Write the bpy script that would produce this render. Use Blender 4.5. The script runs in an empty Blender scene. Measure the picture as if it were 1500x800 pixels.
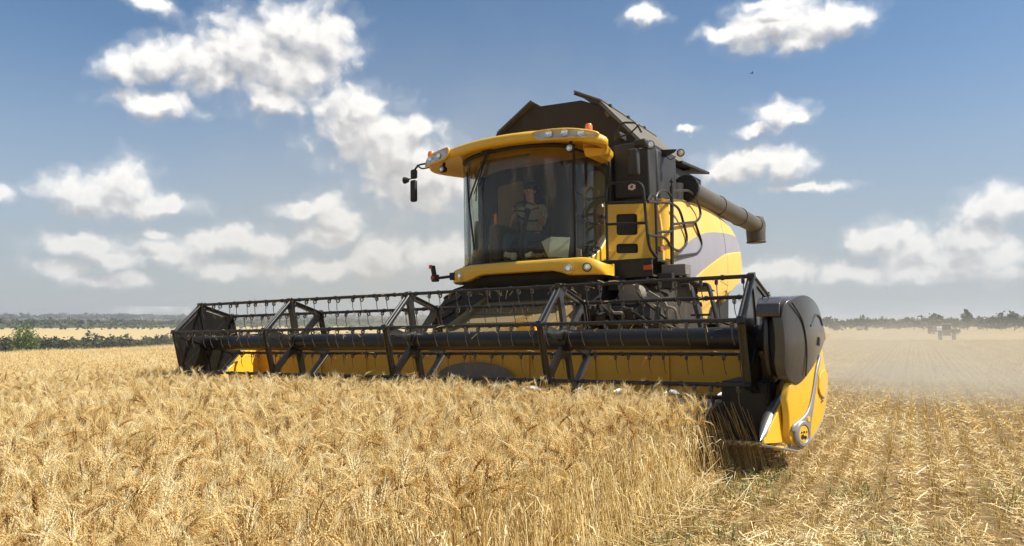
import bpy, bmesh, math, random
import numpy as np
from mathutils import Vector, Matrix, noise as mnoise
R = math.radians
PI = math.pi
S = bpy.context.scene
COL = S.collection

# ------------------------------------------------------------------ camera
CAM_H = 1.2
PITCH = math.atan(73 / 1080)
cd = bpy.data.cameras.new('camera')
cd.sensor_width = 36.0
cd.lens = 36.0 * 1080 / 1500
cd.clip_start = 0.05
cd.clip_end = 20000
cam = bpy.data.objects.new('camera', cd)
COL.objects.link(cam)
cam.location = (0, 0, CAM_H)
cam.rotation_euler = (PI / 2 + PITCH, 0, 0)
S.camera = cam
S.render.resolution_x, S.render.resolution_y = 1024, 546

# ------------------------------------------------------------------ light
SUN_H = Vector((0.985, -0.16, 0)).normalized()
SUN_EL = R(51)
SUN_DIR = Vector((SUN_H.x * math.cos(SUN_EL), SUN_H.y * math.cos(SUN_EL), math.sin(SUN_EL)))
sl = bpy.data.lights.new('sun', 'SUN')
sl.energy = 5.0
sl.angle = R(0.53)
sl.color = (1.0, 0.955, 0.87)
sun = bpy.data.objects.new('sun', sl)
COL.objects.link(sun)
sun.location = (20, -20, 40)
sun.rotation_euler = SUN_DIR.to_track_quat('Z', 'Y').to_euler()
S.view_settings.view_transform = 'Standard'
S.view_settings.look = 'None'
S.view_settings.exposure = 0.48
S.view_settings.gamma = 1.0
S.view_settings.use_curve_mapping = False
S.cycles.max_bounces = 6
S.cycles.diffuse_bounces = 3
S.cycles.glossy_bounces = 3
S.cycles.transparent_max_bounces = 16
S.cycles.volume_bounces = 0

# ------------------------------------------------------------------ node helpers
class NT:
    def __init__(s, tree):
        s.t = tree; s.n = tree.nodes; s.l = tree.links
    def new(s, kind, **kw):
        nd = s.n.new(kind)
        for k, v in kw.items():
            setattr(nd, k, v)
        return nd
    def put(s, sock, v):
        if isinstance(v, bpy.types.NodeSocket): s.l.new(v, sock)
        elif isinstance(v, bpy.types.Node): s.l.new(v.outputs[0], sock)
        else: sock.default_value = v
    def math(s, op, a, b=None, c=None, clamp=False):
        nd = s.new('ShaderNodeMath', operation=op); nd.use_clamp = clamp
        s.put(nd.inputs[0], a)
        if b is not None: s.put(nd.inputs[1], b)
        if c is not None: s.put(nd.inputs[2], c)
        return nd.outputs[0]
    def vmath(s, op, a, b=None, c=None):
        nd = s.new('ShaderNodeVectorMath', operation=op)
        s.put(nd.inputs[0], a)
        if b is not None: s.put(nd.inputs[1], b)
        if c is not None: s.put(nd.inputs[2], c)
        return nd.outputs['Value'] if op in ('LENGTH', 'DOT_PRODUCT', 'DISTANCE') else nd.outputs[0]
    def noise(s, vec, scale, detail=4, rough=0.55, out='Fac', lac=2.0, dist=0.0, dim='3D'):
        nd = s.new('ShaderNodeTexNoise', noise_dimensions=dim)
        if vec is not None: s.l.new(vec, nd.inputs['Vector'])
        nd.inputs['Scale'].default_value = scale
        nd.inputs['Detail'].default_value = detail
        nd.inputs['Roughness'].default_value = rough
        nd.inputs['Lacunarity'].default_value = lac
        nd.inputs['Distortion'].default_value = dist
        return nd.outputs[out]
    def ramp(s, fac, stops, interp='LINEAR'):
        nd = s.new('ShaderNodeValToRGB'); cr = nd.color_ramp; cr.interpolation = interp
        while len(cr.elements) < len(stops): cr.elements.new(0.5)
        for e, (p, c) in zip(cr.elements, stops):
            e.position = p
            e.color = (c, c, c, 1) if isinstance(c, (int, float)) else (*c, 1)
        s.put(nd.inputs[0], fac)
        return nd.outputs[0]
    def mix(s, fac, a, b, blend='MIX'):
        nd = s.new('ShaderNodeMix', data_type='RGBA', blend_type=blend)
        s.put(nd.inputs[0], fac)
        for k, v in ((6, a), (7, b)):
            if isinstance(v, (tuple, list)) and len(v) == 3: v = (*v, 1)
            s.put(nd.inputs[k], v)
        return nd.outputs[2]
    def maprange(s, v, a, b, c=0.0, d=1.0, smooth=False):
        nd = s.new('ShaderNodeMapRange'); nd.clamp = True
        if smooth: nd.interpolation_type = 'SMOOTHSTEP'
        s.put(nd.inputs[0], v)
        for i, x in zip((1, 2, 3, 4), (a, b, c, d)): nd.inputs[i].default_value = x
        return nd.outputs[0]

# ------------------------------------------------------------------ world: sky with cumulus
W = bpy.data.worlds.new('World'); S.world = W; W.use_nodes = True
W.node_tree.nodes.clear()
w = NT(W.node_tree)
sky = w.new('ShaderNodeTexSky', sky_type='NISHITA')
sky.sun_disc = False
sky.sun_elevation = SUN_EL
sky.sun_rotation = math.atan2(SUN_H.x, SUN_H.y)
sky.altitude = 100; sky.air_density = 1.0; sky.dust_density = 0.6; sky.ozone_density = 2.2
SKY_STRENGTH = 0.081
# (azimuth, slope, half width, half height) of every puff that makes up the clouds
CLOUDS = [(-0.494,0.31,0.028,0.019),(-0.457,0.323,0.035,0.022),(-0.403,0.328,0.057,0.034),(-0.346,0.354,0.064,0.044),(-0.295,0.388,0.053,0.035),(-0.251,0.379,0.038,0.042),(-0.300,0.333,0.062,0.040),(-0.319,0.293,0.043,0.023),(-0.456,0.271,0.047,0.015),(-0.461,0.394,0.022,0.012),(-0.213,0.283,0.05,0.031),(-0.19,0.251,0.069,0.039),(-0.149,0.225,0.055,0.038),(-0.129,0.268,0.032,0.015),(-0.205,0.297,0.027,0.019),(-0.121,0.196,0.074,0.042),(-0.553,0.153,0.026,0.019),(-0.525,0.148,0.043,0.021),(-0.486,0.169,0.031,0.028),(-0.474,0.142,0.055,0.017),(-0.433,0.142,0.022,0.013),(-0.612,0.147,0.016,0.012),(-0.277,0.146,0.029,0.014),(-0.242,0.14,0.034,0.027),(-0.246,0.115,0.042,0.018),(-0.175,0.094,0.036,0.024),(-0.53,0.092,0.043,0.014),(-0.498,0.076,0.037,0.011),(-0.455,0.107,0.015,0.007),(-0.435,0.087,0.047,0.015),(-0.397,0.101,0.028,0.012),(-0.36,0.103,0.031,0.019),(-0.319,0.095,0.03,0.018),(-0.55,0.062,0.034,0.011),(-0.501,0.051,0.044,0.011),(-0.372,0.067,0.058,0.014),(-0.254,0.07,0.053,0.016),(-0.184,0.076,0.054,0.018),(-0.102,0.09,0.046,0.023),(0.321,0.385,0.04,0.024),(0.363,0.393,0.049,0.031),(0.412,0.382,0.045,0.023),(0.444,0.381,0.025,0.013),(0.286,0.382,0.031,0.011),(0.379,0.363,0.029,0.013),(0.355,0.417,0.049,0.009),(0.184,0.42,0.026,0.013),(0.352,0.272,0.029,0.013),(0.326,0.252,0.023,0.007),(0.24,0.258,0.017,0.004),(0.372,0.261,0.023,0.008),(0.3,0.204,0.044,0.019),(0.326,0.214,0.032,0.017),(0.359,0.2,0.031,0.02),(0.386,0.171,0.046,0.006),(0.278,0.2,0.031,0.015),(0.589,0.134,0.038,0.019),(0.566,0.13,0.025,0.013),(0.611,0.136,0.025,0.017),(0.477,0.106,0.028,0.018),(0.447,0.095,0.021,0.015),(0.495,0.088,0.041,0.02),(0.558,0.097,0.032,0.017),(0.537,0.078,0.06,0.018),(0.583,0.072,0.038,0.019),(0.442,0.061,0.045,0.013),(0.501,0.059,0.062,0.013),(0.589,0.056,0.038,0.012),(0.356,0.068,0.044,0.012),(0.322,0.064,0.049,0.016),(0.264,0.128,0.026,0.007)]


def cloud_group(name, puffs, generic=False):
    g = bpy.data.node_groups.new(name, 'ShaderNodeTree')
    g.interface.new_socket('P', in_out='INPUT', socket_type='NodeSocketVector')
    g.interface.new_socket('Field', in_out='OUTPUT', socket_type='NodeSocketFloat')
    q = NT(g)
    gi = q.new('NodeGroupInput'); go = q.new('NodeGroupOutput')
    p = gi.outputs[0]
    d1 = q.noise(p, 26, 3, 0.55, 'Color', dim='2D')
    d1 = q.vmath('SUBTRACT', d1, (0.5, 0.5, 0.5))
    pp = q.vmath('MULTIPLY_ADD', d1, (0.032, 0.026, 0), p)
    if generic:
        f = q.noise(q.vmath('MULTIPLY', p, (3.2, 7.0, 1)), 1.0, 3, 0.5, dim='2D')
        f = q.math('MULTIPLY_ADD', f, 7.0, -4.1)
    else:
        cur = None
        for (a, v, ra, rv) in puffs:
            ra *= 1.20; rv *= 1.24
            e = q.vmath('MULTIPLY_ADD', pp, (1 / ra, 1 / rv, 0), (-a / ra, -v / rv, 0))
            e = q.vmath('LENGTH', e)
            cur = e if cur is None else q.math('SMOOTH_MIN', cur, e, 0.30)
        f = q.math('SUBTRACT', 1.0, cur)
        f = q.math('MAXIMUM', f, -1.6)
    n1 = q.noise(pp, 30, 6, 0.55, dim='2D')
    vo = q.new('ShaderNodeTexVoronoi', feature='SMOOTH_F1', voronoi_dimensions='2D'); vo.inputs['Scale'].default_value = 48
    vo.inputs['Smoothness'].default_value = 0.6
    q.l.new(pp, vo.inputs['Vector'])
    f = q.math('ADD', f, q.math('MULTIPLY_ADD', n1, 0.78, -0.37))
    f = q.math('ADD', f, q.math('MULTIPLY_ADD', vo.outputs['Distance'], -0.45, 0.19))
    q.l.new(f, go.inputs[0])
    return g
tc = w.new('ShaderNodeTexCoord')
sep = w.new('ShaderNodeSeparateXYZ'); w.l.new(tc.outputs['Generated'], sep.inputs[0])
az = w.math('ARCTAN2', sep.outputs[0], sep.outputs[1])
hyp = w.math('SQRT', w.math('ADD', w.math('MULTIPLY', sep.outputs[0], sep.outputs[0]), w.math('MULTIPLY', sep.outputs[1], sep.outputs[1])))
slope = w.math('DIVIDE', sep.outputs[2], w.math('MAXIMUM', hyp, 0.001))
slope = w.math('MINIMUM', slope, 6.0)
cmb = w.new('ShaderNodeCombineXYZ'); w.l.new(az, cmb.inputs[0]); w.l.new(slope, cmb.inputs[1])
P0 = cmb.outputs[0]
skyc = w.vmath('MULTIPLY', sky.outputs[0], (SKY_STRENGTH * .83, SKY_STRENGTH * .97, SKY_STRENGTH * 1.03))
hz = w.maprange(slope, -0.02, 0.40, 0.86, 0.0, True)
skyh = w.mix(hz, skyc, (0.33, 0.345, 0.37))
low = w.maprange(slope, 0.0, 0.26, 1.0, 0.0, True)
def background(col):
    b = w.new('ShaderNodeBackground'); w.put(b.inputs[0], col); b.inputs[1].default_value = 1.0
    return b.outputs[0]
def sector(name, puffs, generic=False):
    g = cloud_group(name, puffs, generic)
    def field(vec):
        nd = w.new('ShaderNodeGroup'); nd.node_tree = g
        w.l.new(vec, nd.inputs[0]); return nd.outputs[0]
    F0 = field(P0)
    F1 = field(w.vmath('ADD', P0, (0.007, 0.022, 0)))
    alpha = w.maprange(F0, -0.16, 0.62, 0, 1, True)
    thin = w.maprange(F0, -0.45, 0.25, 0, 0.20, True)
    alpha = w.math('MAXIMUM', alpha, thin)
    emb = w.math('SUBTRACT', F1, F0)
    shade = w.math('ADD', w.maprange(emb, -0.50, 0.70, 0.0, 0.95), w.maprange(F0, 0.1, 1.1, 0.0, 0.30))
    ccol = w.ramp(shade, [(0.14, (0.80, 0.785, 0.76)), (0.40, (0.68, 0.67, 0.655)), (0.62, (0.49, 0.49, 0.50)), (1.0, (0.33, 0.34, 0.365))])
    ccol = w.mix(w.math('MULTIPLY', low, 0.50), ccol, (0.48, 0.475, 0.47))
    alpha = w.math('MULTIPLY', alpha, w.math('MULTIPLY_ADD', low, -0.15, 1.0))
    return background(w.mix(alpha, skyh, ccol))
CUT = [-0.62 - .12, -0.375, -0.10, 0.18, 0.43, 0.66 + .12]
shader = sector('clouds_elsewhere', [], True)
inband = w.math('MULTIPLY', w.math('GREATER_THAN', slope, 0.02), w.math('LESS_THAN', slope, 0.49))
for i in range(5):
    a, b = CUT[i], CUT[i + 1]
    puffs = [c for c in CLOUDS if a - 0.10 < c[0] + c[2] and c[0] - c[2] < b + 0.10]
    if not puffs: continue
    sh_i = sector('clouds_sector', puffs)
    inside = w.math('MULTIPLY', w.math('MULTIPLY', w.math('GREATER_THAN', az, a), w.math('LESS_THAN', az, b)), inband)
    mx = w.new('ShaderNodeMixShader'); w.l.new(inside, mx.inputs[0]); w.l.new(shader, mx.inputs[1]); w.l.new(sh_i, mx.inputs[2])
    shader = mx.outputs[0]
wo = w.new('ShaderNodeOutputWorld'); w.l.new(shader, wo.inputs[0])
W.cycles.sampling_method = 'MANUAL'; W.cycles.sample_map_resolution = 256

# ------------------------------------------------------------------ materials
def new_mat(name):
    m = bpy.data.materials.new(name); m.use_nodes = True
    m.node_tree.nodes.clear()
    return m, NT(m.node_tree)
def finish(m, q, shader):
    o = q.new('ShaderNodeOutputMaterial'); q.put(o.inputs[0], shader)
    return m
def principled(q, **kw):
    p = q.new('ShaderNodeBsdfPrincipled')
    for k, v in kw.items():
        if isinstance(v, tuple) and len(v) == 3: v = (*v, 1)
        q.put(p.inputs[k.replace('_', ' ')], v)
    return p
DUST = (0.42, 0.34, 0.23)
def dusty(name, base, rough=0.4, dust=0.25, metal=0.0, coat=0.0, bump=0.0, scale=3.0, vary=0.12, spots=0.0, dustcol=DUST):
    """paint or metal with blown-on field dust and a little unevenness"""
    m, q = new_mat(name)
    t = q.new('ShaderNodeTexCoord').outputs['Object']
    n1 = q.noise(t, scale, 6, 0.62)
    n2 = q.noise(t, scale * 9, 4, 0.7)
    n3 = q.noise(q.vmath('MULTIPLY', t, (1, 1, 0.25)), scale * 14, 3, 0.6)
    f = q.math('MULTIPLY', q.maprange(n1, 0.35, 0.75, 0.25, 1.0), q.maprange(q.math('ADD', n2, n3), 0.7, 1.3, 0.45, 1.1))
    geo = q.new('ShaderNodeNewGeometry')
    sp = q.new('ShaderNodeSeparateXYZ'); q.l.new(geo.outputs['Normal'], sp.inputs[0])
    up = q.maprange(sp.outputs[2], 0.1, 0.95, 0.0, 0.35)
    st = q.maprange(q.noise(q.vmath('MULTIPLY', t, (1, 1, 0.10)), scale * 6, 3, .6), .54, .72, 0, .9)
    f = q.math('ADD', f, q.math('MULTIPLY', st, n1))
    f = q.math('MULTIPLY', q.math('ADD', f, up), dust, clamp=True)
    b2 = tuple(max(0, c * (1 - vary)) for c in base)
    col = q.mix(n1, base, b2)
    if spots:
        s = q.maprange(q.noise(t, 55, 2, 0.5), 0.66, 0.72, 0, spots)
        col = q.mix(s, col, (0.06, 0.045, 0.03))
    col = q.mix(f, col, dustcol)
    r = q.math('MULTIPLY_ADD', f, 0.5, rough, clamp=True)
    p = principled(q, Base_Color=col, Roughness=r, Metallic=metal, Coat_Weight=coat)
    p.inputs['Coat Roughness'].default_value = 0.12
    if bump:
        bn = q.new('ShaderNodeBump'); bn.inputs['Strength'].default_value = bump; bn.inputs['Distance'].default_value = 0.01
        q.l.new(n2, bn.inputs['Height']); q.l.new(bn.outputs[0], p.inputs['Normal'])
    return finish(m, q, p)
M = {}
M['yellow'] = dusty('yellow_paint', (0.84, 0.47, 0.006), 0.38, 0.16, coat=0.2, spots=0.5, scale=2.2, dustcol=(0.55, 0.42, 0.22))
M['yellow_faded'] = dusty('dusty_yellow_panel', (0.80, 0.47, 0.05), 0.45, 0.52, scale=1.2, vary=0.08, dustcol=(0.72, 0.56, 0.30))
M['yellow_dull'] = dusty('dull_yellow_header_sheet', (0.74, 0.38, 0.012), 0.5, 0.16, scale=2.5, spots=0.5)
M['feeder'] = dusty('dusty_shade_toned_feeder', (0.22, 0.15, 0.05), 0.6, 0.6, scale=2.0, dustcol=(0.17, 0.13, 0.075))  # dusty steel, base and dust colours darkened to carry the cab's shade
M['black'] = dusty('black_reel_paint', (0.007, 0.0065, 0.006), 0.30, 0.03, coat=0.3, scale=4)
M['black_tube'] = dusty('black_reel_tube', (0.006, 0.006, 0.007), 0.40, 0.02, scale=2)
M['bat'] = dusty('dusty_reel_bat', (0.009, 0.008, 0.007), 0.42, 0.06, scale=8)
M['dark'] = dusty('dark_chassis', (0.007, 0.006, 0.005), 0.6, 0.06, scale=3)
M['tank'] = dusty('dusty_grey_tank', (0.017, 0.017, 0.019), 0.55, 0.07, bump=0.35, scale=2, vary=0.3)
M['tank_front'] = dusty('brown_tank_extension', (0.022, 0.014, 0.009), 0.75, 0.05, scale=1.5, vary=0.5)
M['tank_cover'] = dusty('grey_brown_cover', (0.075, 0.065, 0.050), 0.6, 0.25, scale=1.5, vary=0.2)
M['auger'] = dusty('grey_brown_auger_tube', (0.055, 0.046, 0.036), 0.5, 0.20, scale=1.6, vary=0.25)
M['shield'] = dusty('grey_brown_plastic_cover', (0.026, 0.023, 0.021), 0.28, 0.08, coat=0.6, scale=2.2, vary=0.25)
M['rubber'] = dusty('tyre_rubber', (0.016, 0.014, 0.012), 0.85, 0.30, scale=4, bump=0.3, dustcol=(0.22, 0.17, 0.11))
M['steel'] = dusty('bright_steel', (0.55, 0.55, 0.56), 0.28, 0.18, metal=0.9, scale=4)
M['trim'] = dusty('grey_trim', (0.30, 0.30, 0.31), 0.38, 0.25, metal=0.3, scale=5)
M['decal'] = dusty('grey_violet_decal', (0.27, 0.26, 0.31), 0.5, 0.35, scale=1.5, vary=0.1, dustcol=(0.45, 0.40, 0.36))
M['grey_box'] = dusty('pale_grey_step_box', (0.14, 0.13, 0.12), 0.6, 0.35, scale=5)
M['rail'] = dusty('black_rail', (0.009, 0.008, 0.008), 0.4, 0.05, scale=6)
M['tine'] = dusty('tine_wire', (0.10, 0.085, 0.07), 0.4, 0.2, metal=0.4, scale=20)
M['cab_dark'] = dusty('dark_cab_trim', (0.045, 0.028, 0.015), 0.7, 0.1, scale=3)
M['cab_beige'] = dusty('beige_cab_lining', (0.22, 0.17, 0.085), 0.8, 0.1, scale=3)
M['red'] = dusty('red_paint', (0.50, 0.03, 0.025), 0.4, 0.25, scale=8)
M['white_dull'] = dusty('dull_white_paint', (0.62, 0.60, 0.56), 0.55, 0.25, scale=4)
M['paper'] = dusty('pale_paper', (0.60, 0.66, 0.62), 0.9, 0.05, scale=8)
M['skin'] = dusty('skin', (0.40, 0.21, 0.13), 0.55, 0.0, scale=8)
M['shirt'] = dusty('grey_green_shirt', (0.30, 0.34, 0.28), 0.9, 0.0, scale=8)
M['jeans'] = dusty('dark_jeans', (0.045, 0.055, 0.08), 0.9, 0.0, scale=8)
M['hair'] = dusty('dark_hair', (0.02, 0.014, 0.010), 0.7, 0.0, scale=20)
M['purple'] = dusty('dark_purple_cloth', (0.07, 0.04, 0.09), 0.9, 0.0, scale=9)

def mk_glass(name, tint, refl=1.0, rough=0.03):
    m, q = new_mat(name)
    tr = q.new('ShaderNodeBsdfTransparent'); tr.inputs[0].default_value = (*tint, 1)
    gl = q.new('ShaderNodeBsdfGlossy'); gl.inputs['Roughness'].default_value = rough; gl.inputs[0].default_value = (0.95, 0.97, 1, 1)
    t = q.new('ShaderNodeTexCoord').outputs['Object']
    df = q.new('ShaderNodeBsdfDiffuse'); df.inputs[0].default_value = (0.30, 0.25, 0.16, 1)
    lw = q.new('ShaderNodeLayerWeight'); lw.inputs[0].default_value = 0.5
    mx = q.new('ShaderNodeMixShader'); q.put(mx.inputs[0], q.math('MULTIPLY_ADD', q.math('POWER', lw.outputs['Facing'], 4.0), .7 * refl, .020 * refl, clamp=True))
    q.l.new(tr.outputs[0], mx.inputs[1]); q.l.new(gl.outputs[0], mx.inputs[2])
    dn = q.math('MULTIPLY', q.maprange(q.noise(q.vmath('MULTIPLY', t, (2, 2, 0.7)), 3, 6, 0.65), 0.35, 0.8, 0.004, 0.045), 1.0)
    m2 = q.new('ShaderNodeMixShader'); q.put(m2.inputs[0], dn)
    q.l.new(mx.outputs[0], m2.inputs[1]); q.l.new(df.outputs[0], m2.inputs[2])
    return finish(m, q, m2.outputs[0])
M['glass'] = mk_glass('dusty_tinted_glass', (0.87, 0.86, 0.78), 1.3)
M['door_glass'] = mk_glass('tinted_door_glass', (0.84, 0.87, 0.84), 1.3)
def simple(name, **kw):
    m, q = new_mat(name); return finish(m, q, principled(q, **kw))
M['amber'] = simple('amber_lens', Base_Color=(0.85, 0.20, 0.01), Roughness=0.2, Coat_Weight=0.6)
M['orange'] = simple('orange_reflector', Base_Color=(0.45, 0.07, 0.01), Roughness=0.4)
M['mirror'] = simple('mirror_face', Base_Color=(0.7, 0.7, 0.7), Roughness=0.05, Metallic=1.0)
M['lens'] = dusty('lamp_lens', (0.66, 0.62, 0.55), 0.12, 0.20, metal=0.35, coat=1.0, scale=9, vary=0.45)
M['reflector'] = simple('lamp_reflector', Base_Color=(0.86, 0.84, 0.80), Roughness=0.15, Metallic=1.0)
M['white_sticker'] = simple('white_sticker', Base_Color=(0.8, 0.8, 0.78), Roughness=0.5)
M['eye'] = simple('eye_white', Base_Color=(0.7, 0.68, 0.64), Roughness=0.3)

# ------------------------------------------------------------------ mesh helpers
class MB:
    def __init__(s): s.v = []; s.f = []
    def add(s, vs, fs):
        o = len(s.v); s.v += [tuple(map(float, x)) for x in vs]; s.f += [tuple(i + o for i in f) for f in fs]; return s
    def box(s, c, d, rot=None):
        x, y, z = (k / 2 for k in d)
        vs = [Vector((i * x, j * y, k * z)) for k in (-1, 1) for j in (-1, 1) for i in (-1, 1)]
        if rot is not None: vs = [rot @ p for p in vs]
        vs = [p + Vector(c) for p in vs]
        return s.add(vs, [(0, 2, 3, 1), (4, 5, 7, 6), (0, 1, 5, 4), (2, 6, 7, 3), (0, 4, 6, 2), (1, 3, 7, 5)])
    def hexa(s, b, t):
        """box from 4 bottom and 4 top corners (both counter-clockwise seen from above)"""
        return s.add(list(b) + list(t), [(3, 2, 1, 0), (4, 5, 6, 7), (0, 1, 5, 4), (1, 2, 6, 5), (2, 3, 7, 6), (3, 0, 4, 7)])
    def prism(s, pts, axis, a, b):
        """2D polygon extruded along an axis; a polygon for x is (y,z), for y (x,z), for z (x,y)"""
        def mk(p, v): return {0: (v, p[0], p[1]), 1: (p[0], v, p[1]), 2: (p[0], p[1], v)}[axis]
        n = len(pts)
        area = sum(pts[i][0] * pts[(i + 1) % n][1] - pts[(i + 1) % n][0] * pts[i][1] for i in range(n))
        if (area < 0) != (axis == 1): pts = pts[::-1]
        vs = [mk(p, a) for p in pts] + [mk(p, b) for p in pts]
        fs = [tuple(range(n))[::-1], tuple(range(n, 2 * n))] + [(i, (i + 1) % n, n + (i + 1) % n, n + i) for i in range(n)]
        if b < a: fs = [f[::-1] for f in fs]
        return s.add(vs, fs)
    def tube(s, pts, r, n=8, closed=False, cap=True):
        pts = [Vector(p) for p in pts]; m = len(pts)
        up = None; rings = []
        for i, p in enumerate(pts):
            if closed: d = (pts[(i + 1) % m] - pts[i - 1])
            else: d = pts[min(i + 1, m - 1)] - pts[max(i - 1, 0)]
            if d.length < 1e-9: d = Vector((0, 0, 1))
            d.normalize()
            if up is None: up = Vector((0, 0, 1)) if abs(d.z) < 0.9 else Vector((1, 0, 0))
            sx = d.cross(up)
            if sx.length < 1e-4: sx = d.cross(Vector((1, 0.2, 0)))
            sx.normalize(); up = sx.cross(d).normalized()
            rr = r[i] if isinstance(r, (list, tuple)) else r
            rings.append([p + (sx * math.cos(2 * PI * k / n) + up * math.sin(2 * PI * k / n)) * rr for k in range(n)])
        vs = [q for g in rings for q in g]; fs = []
        for i in range(m if closed else m - 1):
            j = (i + 1) % m
            for k in range(n):
                fs.append((i * n + k, i * n + (k + 1) % n, j * n + (k + 1) % n, j * n + k))
        if cap and not closed: fs += [tuple(range(n))[::-1], tuple(range((m - 1) * n, m * n))]
        return s.add(vs, fs)
    def lathe(s, prof, c, axis=(0, 0, 1), n=24):
        """prof: list of (radius, height) along the axis from c"""
        ax = Vector(axis).normalized(); t = Vector((1, 0, 0)) if abs(ax.x) < 0.9 else Vector((0, 1, 0))
        u = ax.cross(t).normalized(); v = ax.cross(u); c = Vector(c)
        vs = []; fs = []
        for (r, h) in prof:
            vs += [c + ax * h + (u * math.cos(2 * PI * k / n) + v * math.sin(2 * PI * k / n)) * max(r, 1e-4) for k in range(n)]
        for i in range(len(prof) - 1):
            for k in range(n):
                fs.append((i * n + k, i * n + (k + 1) % n, (i + 1) * n + (k + 1) % n, (i + 1) * n + k))
        fs += [tuple(range(n))[::-1], tuple(range((len(prof) - 1) * n, len(prof) * n))]
        return s.add(vs, fs)
    def loft(s, rings, closed=True, cap=True):
        n = len(rings[0]); vs = [p for g in rings for p in g]; fs = []
        for i in range(len(rings) - 1):
            for k in range(n if closed else n - 1):
                fs.append((i * n + k, i * n + (k + 1) % n, (i + 1) * n + (k + 1) % n, (i + 1) * n + k))
        if cap: fs += [tuple(range(n))[::-1], tuple(range((len(rings) - 1) * n, len(rings) * n))]
        return s.add(vs, fs)
    def build(s, name, mat, parent=None, bevel=0.0, solid=0.0, angle=35, seg=2, label=None, fix=True, weld=False):
        me = bpy.data.meshes.new(name)
        me.from_pydata(s.v, [], s.f)
        if fix:
            bm = bmesh.new(); bm.from_mesh(me)
            if weld: bmesh.ops.remove_doubles(bm, verts=bm.verts, dist=1e-4)
            bmesh.ops.recalc_face_normals(bm, faces=bm.faces); bm.to_mesh(me); bm.free()
        me.shade_smooth(); me.set_sharp_from_angle(angle=R(angle))
        me.materials.append(M[mat] if isinstance(mat, str) else mat)
        o = bpy.data.objects.new(name, me); COL.objects.link(o)
        if parent is not None: o.parent = parent
        if solid:
            md = o.modifiers.new('thickness', 'SOLIDIFY'); md.thickness = solid; md.offset = 0
        if bevel:
            md = o.modifiers.new('edges', 'BEVEL'); md.width = bevel; md.segments = seg; md.limit_method = 'ANGLE'; md.angle_limit = R(35)
        if label: o['label'] = label
        return o
def thing(o, label, cat, group=None):
    o['label'] = label; o['category'] = cat
    if group: o['group'] = group
    return o
def empty(name, loc=(0, 0, 0)):
    o = bpy.data.objects.new(name, None); COL.objects.link(o); o.location = loc; o.empty_display_size = 0.3
    return o
def fillet(pts, r, n=5, closed=False):
    pts = [Vector(p) for p in pts]; out = []; m = len(pts)
    for i, p in enumerate(pts):
        if not closed and i in (0, m - 1): out.append(p); continue
        a = pts[i - 1] - p; b = pts[(i + 1) % m] - p
        rr = min(r, a.length * 0.48, b.length * 0.48)
        p0 = p + a.normalized() * rr; p1 = p + b.normalized() * rr
        for k in range(n + 1):
            t = k / n; out.append(p0 * (1 - t) ** 2 + p * 2 * t * (1 - t) + p1 * t * t)
    return out
def f2(pts, r, n=4):
    """fillet a closed 2D polygon"""
    return [(p.x, p.y) for p in fillet([(a, b, 0) for a, b in pts], r, n, True)]
def spline(pts, n=6, closed=False):
    """Catmull-Rom through points of any dimension"""
    P = [np.array(p, float) for p in pts]; m = len(P); out = []
    for i in range(m if closed else m - 1):
        p1, p2 = P[i], P[(i + 1) % m]
        p0 = P[i - 1] if (closed or i > 0) else 2 * p1 - p2
        p3 = P[(i + 2) % m] if (closed or i < m - 2) else 2 * p2 - p1
        for k in range(n):
            t = k / n
            out.append(tuple(0.5 * ((2 * p1) + (p2 - p0) * t + (2 * p0 - 5 * p1 + 4 * p2 - p3) * t * t + (3 * p1 - p0 - 3 * p2 + p3) * t ** 3)))
    if not closed: out.append(tuple(P[-1]))
    return out

# ------------------------------------------------------------------ frame of the harvester
TH, RO = -0.556, 0.02
PIV = Vector((0, 0, 1.007)); T0 = Vector((-0.994, 7.804, 0))
HM = Matrix.Translation(T0) @ Matrix.Rotation(TH, 4, 'Z') @ Matrix.Translation(PIV) @ Matrix.Rotation(-RO, 4, 'Y') @ Matrix.Translation(-PIV)

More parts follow.
